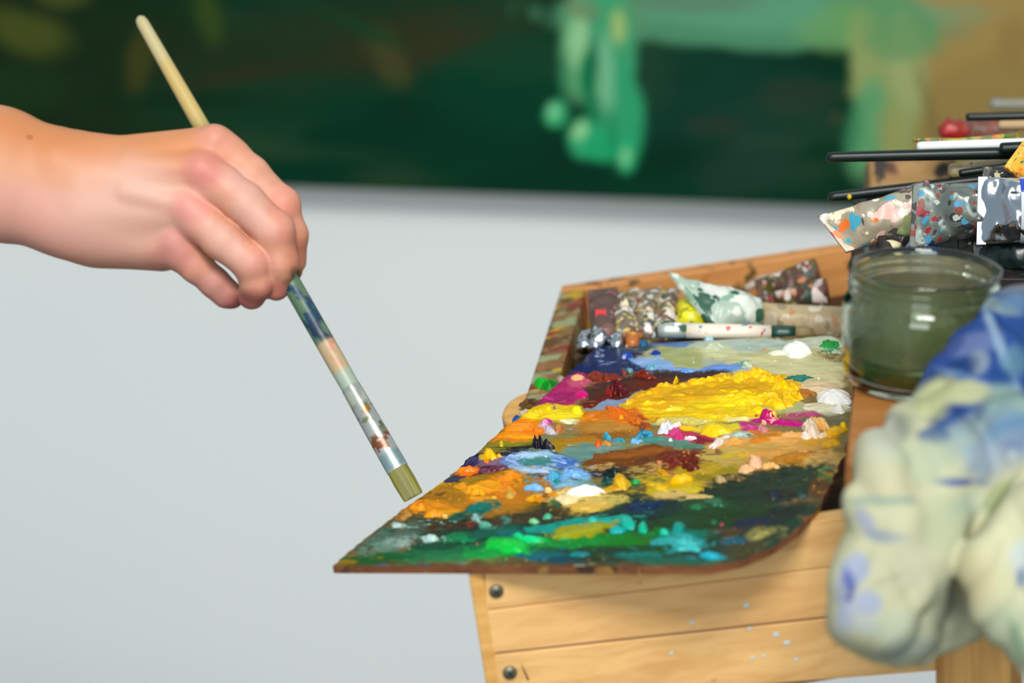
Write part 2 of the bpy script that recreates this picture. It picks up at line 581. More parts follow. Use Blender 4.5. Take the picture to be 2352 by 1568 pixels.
mesh_obj('canvas_edge', V, Fc, M_canvas_edge, pic, smooth=False)
M_stretcher = mat_wood('stretcher_wood', '#c9a878', '#b08c5c')
for x0, x1, z0, z1 in ((px0 + .02, px1 - .02, zb + .008, zb + .05), (px0 + .02, px1 - .02, zb + .79, zb + .83),
                       (px0 + .02, px0 + .06, zb + .05, zb + .79), (px1 - .06, px1 - .02, zb + .05, zb + .79)):
    V, Fc, T = box_frame(WP, WX, WN, np.array([0, 0, 1.0]), (x0, x1), (0.0, PO - 0.022), (z0, z1))
    mesh_obj('stretcher_bar', V, Fc, M_stretcher, pic, tc=T, smooth=False)

# ------------------------------------------------------------------ box easel
RIM = -0.0042                                   # rim plane lies one palette thickness lower
FL, BL, BP = on(1075, 1318, RIM), on(1290, 655, RIM), on(1920, 560, RIM)
E1 = (BP - BL) / np.linalg.norm(BP - BL)       # to the right along the box
E2 = (BL - FL); DEP = np.linalg.norm(E2); E2 /= DEP
UPN = PN
BW = 0.36                                      # box width
M_front = mat_wood('pale_beech', '#d6aa6c', '#c29256')
M_front2 = mat_wood('pale_beech_warm', '#d8a96c', '#c8965a')
M_end = mat_wood('beech_end_grain', '#cfa05c', '#b9863f')
M_rim = mat_wood('smeared_beech', '#8c6236', '#74502c', ('#6b5a24', '#3e3a26', '#b0901c', '#5a3a1c', '#8a9068', '#7a2c20'), 0.62, 38.0)
M_rim_back = mat_wood('stained_beech', '#c98c50', '#b87a40', ('#5c4a24', '#b0a020', '#3a3a28', '#8c5028'), 0.30, 34.0)
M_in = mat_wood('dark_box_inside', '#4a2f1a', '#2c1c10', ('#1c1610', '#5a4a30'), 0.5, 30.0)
easel = thing('box_easel', 'wooden box easel with pale plank front, two screws and paint-smeared rim under the palette', 'easel',
              (float(FL[0] + 0.18), float(FL[1] + 0.18), 0.0))


def bbox(name, o, x, y, z, mat, bv=0.0012, parent=None, ex=None, perm=(0, 1, 2)):
    V, Fc, T = box_frame(o, E1 if ex is None else ex, E2, UPN, x, y, z)
    return bevel(mesh_obj(name, V, Fc, mat, parent or easel, tc=T[:, list(perm)] + np.random.RandomState(len(bpy.data.objects)).rand(3) * 0.7, smooth=False), bv)


FNn = -np.cross(E1, UPN); FNn /= np.linalg.norm(FNn)
if FNn @ CF > 0:
    FNn = -FNn                                  # out of the front face


def on_front(u, v, off=0.0):
    r = ray(u, v)
    return CAM + r * (((FL + FNn * off - CAM) @ FNn) / (r @ FNn))


H = 0.088
# front: corner strip of end grain and three planks, with open joints between them
bbox('corner_post', FL, (0.0, 0.0075), (0.0, 0.011), (-H, 0.0), M_end)
ZF = np.array([on_front(1104.5 + (v - 1320) * 0.15, v) for v in (1320, 1402.5, 1503, 1620)])
ZR = np.array([on_front(2450, v) for v in (1085, 1234, 1359, 1517)])
ZF[0] = FL + E1 * 0.0082
ZR[0] = FL + E1 * ((ZR[1] - FL) @ E1 + 0.004)
for k, m in enumerate((M_front, M_front2, M_front)):
    g0, g1 = ((0.0, 0.00012), (0.00012, 0.0006), (0.0004, 0.0))[k]
    c4 = [ZF[k + 1] + UPN * g1, ZR[k + 1] + UPN * g1, ZR[k] - UPN * g0, ZF[k] - UPN * g0]
    Vq = np.array(c4 + [q - FNn * 0.011 for q in c4])
    Tq = np.stack([(Vq - FL) @ E1, (Vq - FL) @ E2, (Vq - FL) @ UPN], 1) + np.array([k * 0.37, k * 0.21, k * 0.13])
    bevel(mesh_obj('plank', Vq, [(0, 1, 2, 3), (7, 6, 5, 4), (0, 4, 5, 1), (1, 5, 6, 2), (2, 6, 7, 3), (3, 7, 4, 0)], m, easel, tc=Tq, smooth=False), 0.0008)
bbox('joint_backing', FL, (0.0075, BW - .01), (0.0012, 0.0105), (-H + .002, -0.002), mat_wood('joint_backing_wood', '#7c5c4c', '#6a4a3c'), 0.0002)  # purple-brown board seen through the open joints
bbox('side_panel', FL, (0.0, 0.0175), (0.0115, DEP - 0.0155), (-H, 0.0), M_rim, perm=(1, 0, 2))
bbox('back_panel', FL, (0.0, BW), (DEP - 0.015, DEP), (-H, 0.0), M_rim_back)
bbox('side_panel', FL, (BW - 0.012, BW), (0.0115, DEP - 0.0155), (-H, -0.001), M_rim, perm=(1, 0, 2))
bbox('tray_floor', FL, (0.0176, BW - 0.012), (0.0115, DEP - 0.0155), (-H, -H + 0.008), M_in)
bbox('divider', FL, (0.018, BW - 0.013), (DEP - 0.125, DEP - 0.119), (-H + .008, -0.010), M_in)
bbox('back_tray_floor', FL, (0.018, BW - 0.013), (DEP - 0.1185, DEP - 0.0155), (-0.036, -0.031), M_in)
# rounded wooden tab that sticks out under the palette at the left
tabc = on(1203, 938, RIM - 0.004)
th = np.linspace(0, 2 * np.pi, 28, endpoint=False)
V = np.concatenate([tabc + np.cos(th)[:, None] * E1 * 0.0125 + np.sin(th)[:, None] * E2 * 0.026 + UPN * z for z in (-0.012, 0.001)])
Fc = [(j, (j + 1) % 28, 28 + (j + 1) % 28, 28 + j) for j in range(28)] + [tuple(range(28))[::-1], tuple(range(28, 56))]
bevel(mesh_obj('turn_button', V, Fc, M_end, easel, tc=V - tabc, smooth=False), 0.002)
# screws
M_screw = mat_plain('dull_screw', '#5b5a4c', 0.45, 0.8, hx2='#8a8876', scale=300)
for (u, v) in ((1140, 1357), (1171, 1544)):
    c = on_front(u, v)
    rs = [0.0036, 0.0036, 0.0030, 0.0016, 0.0004]; hs = [-0.001, 0.0006, 0.0013, 0.0018, 0.0019]
    ax = np.cross(UPN, FNn)
    V, Fc = loft(np.array([c + FNn * h for h in hs]), ax, UPN, rs, rs, 20)
    sc_o = mesh_obj('screw', V, Fc, M_screw, easel)
    for rot in (0.6, 0.6 + math.pi / 2):
        a = ax * math.cos(rot) + UPN * math.sin(rot); b_ = -ax * math.sin(rot) + UPN * math.cos(rot)
        V, Fc, T = box_frame(c, a, b_, FNn, (-0.0021, 0.0021), (-0.0004, 0.0004), (0.0015, 0.0021))
        mesh_obj('screw_slot', V, Fc, mat_plain('slot_dark', '#161410', 0.7) if 'slot_dark' not in bpy.data.materials else bpy.data.materials['slot_dark'], sc_o, smooth=False)
# legs of the easel, down to the floor
M_leg = mat_wood('easel_leg_wood', '#c4944f', '#b07f42')


def leg(top, bot, w, d):
    ax = np.array([0, 0, 1.0]); L = np.linalg.norm(top - bot)
    dz = (top - bot) / L
    ex = np.array([1.0, 0, 0]); ex = ex - dz * (ex @ dz); ex /= np.linalg.norm(ex)
    ey = np.cross(dz, ex)
    V, Fc, T = box_frame(bot, ex, ey, dz, (-w / 2, w / 2), (-d / 2, d / 2), (0, L))
    bevel(mesh_obj('leg', V, Fc, M_leg, easel, tc=T[:, [2, 0, 1]], smooth=False), 0.003)


lt = on_front(2236, 1440, 0.013)
leg(lt, np.array([lt[0] + 0.03, lt[1] - 0.12, 0.0]), 0.034, 0.022)
p = FL + E1 * 0.30 + E2 * (DEP - 0.03) - UPN * H
leg(p + np.array([0, 0, 0.02]), np.array([p[0] + 0.05, p[1] + 0.22, 0.0]), 0.034, 0.022)
p = FL + E1 * 0.10 + E2 * (DEP * 0.55) - UPN * H
leg(p + np.array([0, 0, 0.004]), np.array([p[0] + 0.02, p[1] + 0.02, 0.0]), 0.034, 0.022)
# dark crack beside the lower screw
c0, c1 = on_front(1196, 1522, .0001), on_front(1214, 1562, .0001)
cw = np.cross(c1 - c0, FNn); cw /= np.linalg.norm(cw)
V = np.array([c0, c0 * .55 + c1 * .45 + cw * .0004, c1 + cw * .0005, c1 - cw * .0005, c0 * .55 + c1 * .45 - cw * .0003])
V = np.concatenate([V, V - FNn * .001])
mesh_obj('crack', V, [(0, 1, 2, 3, 4), (9, 8, 7, 6, 5)] + [(i, (i + 1) % 5, 5 + (i + 1) % 5, 5 + i) for i in range(5)], bpy.data.materials['dark_box_inside'], easel, tc=V - FL, smooth=False)
# small dried paint specks on the planks
M_speck = mat_plain('pale_blue_paint', '#b4c0ba', 0.7)
M_speck2 = mat_plain('faded_red_paint', '#d08a60', 0.5)
for u, v, r, m in ((1714, 1390, 9, M_speck), (1590, 1430, 7, M_speck), (1722, 1443, 7, M_speck), (1783, 1457, 10, M_speck), (1808, 1476, 10, M_speck),
                   (1730, 1510, 7, M_speck), (1755, 1506, 6, M_speck), (1829, 1514, 7, M_speck), (1542, 1500, 6, M_speck), (1468, 1338, 7, M_speck2), (1640, 1560, 8, M_speck2)):
    c = on_front(u, v)
    rr = r * 0.000195
    ax = np.cross(UPN, FNn)
    V, Fc = loft(np.array([c + FNn * h for h in (0.0, 0.00015, 0.0002)]), ax, UPN, [rr, rr * .9, rr * .4], [rr * .7, rr * .62, rr * .3], 12)
    mesh_obj('paint_speck', V, Fc, m, easel)

# ------------------------------------------------------------------ palette
pal = thing('palette', 'flat wooden palette loaded with thick oil paints, its sharp corner jutting past the box', 'palette', on(1500, 1050, -0.005))


def poly_interp(pts, t):
    pts = np.array(pts, float)
    return np.stack([np.interp(t, pts[:, 0], pts[:, 1]), np.interp(t, pts[:, 0], pts[:, 2])], 1)


LEFT = [(0, 1375, 795), (.13, 1304, 860), (.285, 1222, 938), (.387, 1150, 991), (.49, 1092, 1044), (.555, 1058, 1074), (.64, 1000, 1120), (.715, 945, 1156),
        (.785, 898, 1192), (.87, 838, 1238), (.95, 790, 1278), (1, 764, 1301)]
RIGHT = [(0, 1938, 767), (.2, 1960, 880), (.4, 1954, 985), (.5, 1938, 1040), (.62, 1908, 1108), (.72, 1884, 1155), (.82, 1832, 1216), (.9, 1765, 1262), (.96, 1705, 1287), (1, 1630, 1303)]
NT, NS = 430, 760
tt = np.linspace(0, 1, NT); ss = np.linspace(0, 1, NS)
Lp, Rp = poly_interp(LEFT, tt), poly_interp(RIGHT, tt)
wob = vnoise(tt * 60, tt * 0, None, 3) * 2.0 + vnoise(tt * 160, tt * 0, None, 4) * 1.2
Lp[:, 0] += wob
Rp[:, 0] += vnoise(tt * 45, tt * 0, None, 8) * 7
PXg = Lp[:, None, :] * (1 - ss)[None, :, None] + Rp[:, None, :] * ss[None, :, None]
fu, fv = PXg[..., 0].ravel().copy(), PXg[..., 1].ravel().copy()
# strokes: u, v, ru, rv, angle, colour, softness, opacity, height(mm)
PS = [
    # broad grounds
    (1500, 1000, 500, 120, 0, '#8a7a4a', .5, 1, .3), (1450, 1215, 560, 85, 0, '#1c3c28', .35, 1, .3), (1100, 1110, 170, 75, 0, '#b97c14', .4, 1, .5),
    (1700, 1060, 260, 60, 0, '#bf9a58', .4, 1, .5), (1300, 1045, 160, 40, 0, '#7c8a5c', .4, 1, .3),
    # far field: navy, pale greens
    (1420, 822, 125, 45, 0, '#27315c', .15, 1, .2), (1490, 796, 90, 16, 0, '#3a5262', .5, 1, .2), (1345, 848, 60, 18, -30, '#16265e', .5, 1, .2),
    (1700, 822, 215, 46, 0, '#c4c08f', .2, 1, .8), (1560, 825, 60, 26, 0, '#a6aa74', .5, 1, .8), (1710, 795, 150, 14, 0, '#b4c2b4', .4, 1, .9), (1540, 790, 50, 8, 0, '#5f86bc', .5, .9, .5),
    (1800, 850, 150, 26, 0, '#cdc79a', .5, 1, .9), (1880, 790, 60, 14, 0, '#c8ccb4', .5, 1, .8), (1650, 812, 40, 12, 0, '#cfd0a4', .6, 1, 1), (1640, 838, 30, 8, 0, '#9fb0ae', .7, .8, 1),
    (1750, 826, 90, 6, 0, '#d6cf9c', .6, .9, 1), (1860, 880, 80, 22, 0, '#cfc49a', .4, 1, .8), (1880, 893, 45, 14, 0, '#dcc09a', .4, 1, 1.0), (1600, 850, 90, 7, 0, '#b8b87c', .6, .8, .9),
    (1590, 857, 120, 9, -2, '#7ea4dc', .25, 1, 1.0), (1500, 840, 50, 12, 12, '#8eb0dc', .3, 1, .9), (1490, 832, 32, 6, -12, '#9cb8dc', .4, 1, .9), (1660, 850, 50, 8, -6, '#6f9ce0', .4, 1, 1.2),
    (1385, 806, 8, 2, 0, '#8a9cc0', .5), (1390, 817, 7, 2, 0, '#8a9cc0', .5), (1384, 829, 9, 2.4, 0, '#90a4c8', .5), (1412, 833, 12, 1.6, 0, '#8090c0', .5), (1394, 839, 20, 1.6, 0, '#7c90c0', .5), (1430, 800, 22, 3, 3, '#7a6a80', .6, .7),
    # browns and crimson behind the yellow
    (1510, 890, 190, 34, -4, '#4a3026', .2, 1, .4), (1420, 915, 90, 24, -14, '#5c281c', .4, 1, .5), (1375, 930, 55, 12, -10, '#6e1a18', .4, 1, .6), (1540, 868, 130, 8, -4, '#3c2622', .5, 1, .5),
    (1500, 882, 60, 12, 0, '#6e2c1c', .6, .8, .5), (1460, 900, 14, 2, -20, '#9098a8', .6, .8), (1600, 875, 90, 7, -5, '#55302c', .5, .8, .6),
    (1410, 932, 62, 12, -16, '#8c9cb8', .25, 1, .6), (1370, 945, 40, 8, 0, '#9aa49c', .4, .9, .6),
    (1288, 905, 66, 30, -32, '#b8356c', .22, 1, .9), (1270, 922, 44, 14, -20, '#a82c6c', .5, .9, .9), (1330, 880, 30, 14, -10, '#d0607a', .5, .9, 1.0), (1255, 918, 14, 3, 10, '#d84a94', .5),
    # yellows
    (1630, 918, 205, 46, -8, '#e2b012', .12, 1, 2.2), (1520, 940, 110, 26, -12, '#e6ae18', .3, 1, 2.0), (1650, 948, 120, 22, -2, '#e4c40c', .3, 1, 1.6), (1640, 905, 120, 14, -6, '#d8a40e', .4, 1, 2.4),
    (1560, 955, 90, 12, 0, '#e8c010', .4, 1, 1.8), (1760, 930, 60, 12, 8, '#d8b81c', .5, 1, 1.6), (1690, 925, 60, 12, 0, '#ffd83c', .5, 1, 2.6), (1800, 938, 60, 14, 0, '#c8ba5c', .5, .9, 1.0), (1850, 908, 26, 9, -6, '#c0783a', .35, 1, 1.4),
    (1265, 952, 78, 18, -4, '#efcc14', .25, 1, 1.4), (1300, 962, 50, 12, 0, '#d8c42c', .5, .9, 1.2), (1215, 962, 30, 14, -30, '#e8b810', .4, 1, 1.3), (1310, 970, 18, 6, 0, '#f0f0c0', .6, .9, 1.2),
    # oranges
    (1200, 990, 52, 22, -6, '#ff8c04', .25, 1, 1.4), (1170, 1000, 34, 12, -10, '#ff9c10', .5, .9, 1.2), (1185, 1010, 46, 6, 0, '#f8b020', .6, .8, 1.2),
    (1400, 978, 88, 34, 0, '#b87c38', .3, 1, .8), (1400, 960, 70, 14, 4, '#d87818', .5, .9, 1.6), (1445, 965, 46, 20, 12, '#e07210', .4, 1, 2.0), (1400, 985, 60, 12, 0, '#c08c48', .5, .8, .8), (1470, 975, 20, 16, 30, '#a84a08', .5, .9, 1.8), (1390, 1005, 70, 9, 0, '#8c5a20', .6, .8, .6),
    (1285, 985, 12, 12, 0, '#c07a48', .5), (1260, 990, 20, 10, 20, '#c8b8c0', .5), (1258, 972, 14, 6, 0, '#d0389a', .5),
    # middle band greens, olives, browns
    (1180, 1022, 70, 10, -4, '#8c8618', .3, 1, .6), (1200, 1028, 60, 4, -2, '#2c2a16', .5, .9, .4), (1310, 1025, 60, 14, 0, '#ac862c', .4, 1, .6), (1330, 1012, 60, 6, 0, '#c07a30', .6, .8), (1160, 1014, 50, 4, 0, '#e88010', .6, .8),
    (1345, 1045, 52, 22, 0, '#6c9286', .4, 1, .5), (1390, 1025, 40, 8, -10, '#7c9c94', .5, 1, .6), (1550, 1020, 70, 16, 0, '#5e8a78', .4, 1, .7), (1500, 1012, 30, 8, 0, '#4c9a90', .5, 1, .8), (1590, 1030, 30, 8, 0, '#548468', .5),
    (1080, 1060, 44, 15, -25, '#2c2050', .3, 1, .4), (1180, 1042, 40, 10, 0, '#28203c', .4, 1, .5), (1270, 1050, 24, 10, 10, '#28204a', .4, 1, .5), (1150, 1082, 90, 11, -4, '#4c142c', .3, 1, .5), (1250, 1090, 60, 10, 0, '#38203c', .5, .9, .5), (1130, 1062, 40, 12, -5, '#6c5c94', .5, .8, .7),
    (1228, 1062, 76, 24, 3, '#8fb2d0', .22, 1, 1.2), (1215, 1050, 50, 8, 0, '#b4cce0', .5, .9, 1.5), (1230, 1080, 52, 6, 0, '#b0c4d4', .5, .9, 1.5), (1234, 1064, 44, 12, 0, '#4c8c88', .4, 1, .7), (1165, 1060, 20, 10, 0, '#6c90d4', .5, .9, 1), (1300, 1066, 30, 12, 0, '#4a74c8', .5, .9, 1.2),
    (1455, 1052, 112, 22, -6, '#7c460e', .2, 1, .9), (1460, 1044, 90, 8, -6, '#9c5a14', .6, .9, 1.0), (1500, 1060, 50, 8, -8, '#5c3010', .6, .8), (1565, 1062, 52, 28, 6, '#762a10', .3, 1, 1.6), (1400, 1086, 70, 14, 0, '#46301a', .4, 1, .5), (1380, 1074, 30, 6, -10, '#c8a468', .5, .8), (1450, 1098, 60, 10, 0, '#3a3a1c', .5),
    (1590, 1005, 70, 10, 10, '#c03c5c', .3, 1, 1.0), (1635, 1018, 44, 8, 10, '#8c2430', .5, 1, .8), (1555, 990, 12, 14, 0, '#e0508c', .5, 1, 1.5), (1560, 972, 80, 6, 0, '#d8cc80', .5, .9), (1650, 985, 60, 10, -4, '#e0cc50', .4, .9, 1.2), (1720, 965, 60, 5, 0, '#eadf9c', .5, .9),
    (1790, 972, 64, 9, 4, '#bc0a78', .25, 1, 1.2), (1850, 955, 46, 7, -5, '#c0507c', .4, .9, 1), (1720, 985, 22, 11, 0, '#c83c84', .4, 1, 1.4), (1900, 968, 60, 12, 0, '#7c7454', .4, 1, .5), (1850, 940, 90, 12, 0, '#bcb890', .5, .9, .7), (1905, 945, 50, 10, 0, '#c8c4a8', .5, .9),
    (1750, 1020, 130, 26, -5, '#d49c54', .25, 1, 1.0), (1690, 1008, 50, 14, -5, '#e0a45c', .4, 1, 1.3), (1820, 1010, 60, 16, -4, '#e8ac68', .5, .9, 1.3), (1740, 1000, 50, 9, 0, '#cc7a20', .5, .9, 1.2), (1880, 1010, 40, 16, -10, '#d8a040', .5, .9), (1720, 1035, 110, 8, -3, '#c8a860', .6, .8), (1690, 1000, 30, 6, 0, '#a8c0b0', .5, .9, 1), (1650, 1018, 24, 8, -30, '#e8e0d8', .4, 1, 1.2),
    (1650, 1055, 44, 20, 0, '#bca45c', .4, 1, .8), (1680, 1048, 34, 6, -12, '#ccb422', .5, .9, 1), (1820, 1058, 66, 17, -10, '#b47812', .3, 1, 1.2), (1780, 1042, 80, 8, -4, '#d49a54', .6, .8), (1880, 1050, 44, 14, -20, '#c8a060', .4, 1, .8), (1865, 1042, 18, 5, 0, '#b06a20', .5), (1900, 1078, 26, 14, -30, '#a89060', .5, .9),
    (1610, 1082, 60, 12, -4, '#b8982c', .4, 1, .8), (1690, 1078, 44, 10, -10, '#9c8c28', .5), (1640, 1098, 60, 8, 0, '#8c7a20', .5), (1690, 1105, 46, 14, -6, '#5c4c2c', .5, 1, 1), (1500, 1105, 40, 12, 0, '#c4a428', .5),
    (1545, 1125, 78, 28, 4, '#ccac14', .3, 1, 1.2), (1530, 1142, 50, 12, 14, '#b89c20', .5), (1560, 1142, 70, 10, 0, '#ccb070', .5, .9), (1470, 1120, 30, 8, 0, '#c89828', .5),
    # lower left oranges
    (1030, 1138, 62, 24, -18, '#a87608', .3, 1, .7), (1010, 1115, 46, 8, -14, '#d49c3c', .5, .9), (1045, 1102, 26, 10, -14, '#2a2a52', .3, 1, .4), (1075, 1084, 30, 9, -6, '#fa7c06', .3, 1, 1.4), (1120, 1098, 70, 10, -10, '#9c7820', .5, .9, .5),
    (1150, 1118, 60, 26, -14, '#e68c0c', .3, 1, 1.4), (1110, 1132, 44, 22, 0, '#eca024', .4, 1, 1.6), (1170, 1100, 30, 14, -12, '#f4940c', .4, 1, 1.8), (1170, 1140, 50, 12, 0, '#d07c10', .5), (990, 1165, 60, 12, 10, '#dc8c18', .4, 1, 1), (960, 1168, 22, 14, 0, '#ec9020', .5, 1, 1.2), (1020, 1178, 40, 12, 0, '#d8941c', .5), (930, 1185, 30, 10, -20, '#9c7038', .5, .9),
    (1200, 1112, 24, 8, 0, '#a0780c', .5), (1230, 1130, 44, 14, 0, '#b87c14', .5, .9), (1260, 1145, 40, 12, 0, '#8c5c18', .5, .9),
    (1305, 1100, 48, 24, -8, '#78a8cc', .3, 1, 1.0), (1320, 1092, 30, 12, 0, '#88b8e8', .5, .9, 1.3), (1270, 1100, 22, 9, 0, '#3c9cb0', .5), (1340, 1112, 26, 10, 0, '#6c9c94', .5, .9), (1210, 1094, 16, 5, 0, '#5c8a64', .5), (1420, 1118, 50, 9, 0, '#2c5a3c', .5),
    (1330, 1158, 74, 26, -4, '#d8b45c', .25, 1, 1.8), (1400, 1152, 40, 12, -6, '#c8b464', .5, .9, 1.2), (1305, 1145, 34, 20, 0, '#ecd08c', .5, .9, 1.8),
    # dark greens at the near end
    (1720, 1135, 190, 50, -14, '#1f3322', .25, 1, .6), (1840, 1100, 80, 22, -16, '#2a3a26', .4, 1, .6), (1600, 1190, 170, 34, -4, '#1c3c16', .4, 1, .6), (1500, 1170, 90, 22, -4, '#17302a', .4, 1, .5), (1480, 1165, 44, 14, -6, '#08284a', .4, 1, .6), (1620, 1160, 60, 14, -5, '#1f4a28', .5, .9),
    (1640, 1152, 20, 8, 0, '#3c7450', .5, .9), (1600, 1168, 18, 9, 0, '#2f6a44', .5), (1790, 1140, 40, 14, 0, '#2a241c', .5, .9), (1780, 1140, 12, 10, 0, '#2c3850', .5), (1840, 1140, 10, 8, 0, '#3a5050', .5), (1895, 1095, 12, 24, 30, '#5c7c44', .4, .9), (1880, 1125, 24, 24, 30, '#5c3a1c', .5, .9), (1800, 1180, 60, 16, -20, '#1f2622', .5, .9), (1720, 1205, 46, 14, -14, '#20283a', .5), (1750, 1228, 34, 14, -20, '#8a8450', .5, .9), (1680, 1222, 40, 10, 0, '#4c3a24', .5), (1690, 1243, 32, 9, 2, '#1f5468', .4), (1700, 1265, 60, 18, -12, '#454020', .4),
    (1040, 1205, 80, 14, -6, '#3c2e18', .4), (1110, 1205, 60, 14, 0, '#28241a', .5), (1240, 1185, 80, 16, -8, '#3a3020', .5, .9), (1180, 1195, 50, 12, 0, '#4a3c20', .5, .8), (1290, 1165, 26, 12, 0, '#2c5a3c', .5, .9),
    (1105, 1168, 46, 16, -16, '#076a5c', .35, 1, .9), (1060, 1185, 34, 10, -8, '#0c5c48', .5), (1095, 1193, 12, 10, 30, '#8ab4ac', .5, 1, 1), (1120, 1208, 16, 7, 10, '#5aa084', .5), (1082, 1206, 10, 7, 0, '#7c2c20', .5), (1160, 1195, 10, 9, 0, '#4c7c74', .5),
    (900, 1242, 80, 30, -22, '#4f7262', .4, 1, .5), (920, 1245, 40, 16, -10, '#92a69c', .6, .9, .6), (915, 1208, 14, 8, 0, '#b8ccc4', .5), (993, 1240, 18, 9, 0, '#b4ccc4', .5, 1, .9), (870, 1262, 40, 12, -10, '#6a8a78', .6, .8), (935, 1222, 40, 12, -14, '#4a5c4c', .5, .8),
    (1000, 1270, 160, 14, -6, '#1f6a40', .4), (860, 1288, 100, 14, -3, '#0c5a26', .4), (1020, 1252, 80, 9, -6, '#0c4a30', .5), (1060, 1236, 40, 10, -8, '#128050', .5), (1130, 1222, 60, 12, -8, '#0a5c48', .5, .9), (1160, 1228, 30, 10, 0, '#086a68', .5), (1040, 1282, 120, 10, -4, '#2c7a4c', .5, .9),
    (1330, 1208, 120, 16, -7, '#0a9a8a', .3, 1, .9), (1400, 1196, 50, 8, -5, '#0cb0a0', .5, .9), (1430, 1238, 100, 18, -4, '#187a20', .5), (1290, 1246, 110, 16, -4, '#108c3c', .4, 1, .8), (1560, 1232, 80, 14, 0, '#0f7a64', .6, .7), (1500, 1240, 40, 10, 0, '#2c6a14', .5), (1220, 1244, 40, 10, 0, '#10c878', .4, 1, 1.2), (1165, 1258, 50, 22, 4, '#06b848', .3, 1, 1.4), (1120, 1274, 60, 12, -4, '#0c9c48', .5, 1, .9),
    (1335, 1222, 74, 15, -10, '#9a9a18', .25, 1, 1.4), (1310, 1230, 30, 10, -8, '#a89c10', .5, 1, 1.4), (1560, 1250, 60, 22, 0, '#3ea4a4', .4, 1, .9), (1560, 1200, 40, 12, 0, '#1c4a28', .5, .8), (1250, 1278, 60, 10, 0, '#0b6a72', .5), (1290, 1288, 70, 8, 0, '#0c4858', .5), (1380, 1285, 60, 9, 0, '#2c3820', .5), (1470, 1276, 60, 8, 0, '#1f7a74', .5), (1540, 1288, 110, 9, 0, '#22604c', .5), (1500, 1262, 60, 8, 0, '#1a4a18', .5),
    (1632, 1278, 28, 9, 6, '#30a2b4', .35, 1, 1.0), (1600, 1270, 30, 8, 10, '#143c48', .5), (790, 1295, 30, 5, -4, '#9c7a28', .6, .9), (1200, 1299, 420, 4, 0, '#5a3c20', .7, .7),
]


def DEEP(c):
    c = np.clip(c, 0, 1)
    l = (c @ np.array([.3, .5, .2]))[:, None]
    c = np.clip(l + (c - l) * 1.12, 0.0005, 1)
    return c * (0.56 + 0.29 * np.sqrt(np.clip(l, 0, 1)))


relief = np.full(len(fu), 0.3)
n_s = fbm(fu / 26, fv / 6, None, 31, 3)
base = np.tile(lin('#7a6238'), (len(fu), 1)) * (1 + 0.4 * n_s[:, None])
wu = fu + 9 * vnoise(fu / 34, fv / 15, None, 41) + 3 * vnoise(fu / 9, fv / 5, None, 42)
wv = fv + 4 * vnoise(fu / 34, fv / 15, None, 43) + 1.6 * vnoise(fu / 9, fv / 5, None, 44)
colf = paint(wu, wv, base, PS, warp=0.2, seed=51, fine=(12, 4), coarse=(34, 12), relief=relief)
# brush-drag streaks and flecks of neighbouring pigments
st = fbm(fu / 40, fv / 2.4, None, 61, 3)
colf *= (1 + 0.20 * st)[:, None]
fl = vnoise(fu / 7, fv / 3.2, None, 71) * 0.7 + vnoise(fu / 30, fv / 12, None, 72) * 0.5
shift = np.roll(colf.reshape(NT, NS, 3), 23, axis=1).reshape(-1, 3)
calm = (0.25 + 0.75 * smooth01((fv - 960) / 90))[:, None]
wf = smooth01((fl - 0.55) / 0.12)[:, None] * 0.7 * calm
colf = colf * (1 - wf) + shift * wf
rel = relief * (0.8 + 0.35 * vnoise(fu / 24, fv / 8, None, 81)) + 0.16 * fbm(fu / 9, fv / 3.5, None, 82, 2) * np.sqrt(relief) \
    + 0.3 * np.clip(np.abs(vnoise(fu / 26, fv / 5, None, 84)), 0, 1) * smooth01((relief - 1.0) / .5)
g3 = colf.reshape(NT, NS, 3)
for k, (dr, dc, sd_, th_) in enumerate(((9, -31, 91, .48), (-7, 40, 93, .5), (4, 14, 95, .42))):
    fl2 = vnoise(fu / (11 + 6 * k), fv / (2.6 + k), None, sd_) * .75 + vnoise(fu / 44, fv / 16, None, sd_ + 1) * .5
    w2 = smooth01((fl2 - th_) / .1)[:, None] * .75 * calm
    colf = colf * (1 - w2) + np.roll(np.roll(g3, dr, 0), dc, 1).reshape(-1, 3) * w2
colf = DEEP(colf)
edge = np.minimum(np.minimum(np.tile(ss, NT), 1 - np.tile(ss, NT)) * 60, np.minimum(np.repeat(tt, NS), 1 - np.repeat(tt, NS)) * 60)
rel = 0.3 + (np.clip(rel, -0.1, 6)) * smooth01(edge + .15)
Vf = on_arr(fu, fv) + PN * (rel * 0.001)[:, None]
M_oil = mat_col('oil_paint', 0.28, 900, 0.08, spec=0.22)
M_oilf = mat_col('oil_paint_film', 0.34, 900, 0.06, spec=0.07)
mesh_obj('paint_layer', Vf, grid_faces(NT, NS)[:, ::-1], M_oilf, pal, col=colf)
# the board itself
ti = np.linspace(0, 1, 90)
La, Ra = poly_interp(LEFT, ti), poly_interp(RIGHT, ti)
outl = np.concatenate([La, Ra[::-1]])
top = on_arr(outl[:, 0], outl[:, 1], 0.0002); bot = on_arr(outl[:, 0], outl[:, 1], 0.0) - PN * 0.0036
nO = len(outl)
Fc = [(j, j + nO, (j + 1) % nO + nO, (j + 1) % nO) for j in range(nO)] + [tuple(range(nO)), tuple(range(nO, 2 * nO))[::-1]]
M_board = mat_wood('palette_board', '#7a4a2c', '#5c3420', ('#3a2a1c', '#8a6a30'), 0.4, 60.0)
mesh_obj('board', np.concatenate([top, bot]), Fc, M_board, pal, tc=np.concatenate([top, bot]), smooth=False)

DAB_I = [0]


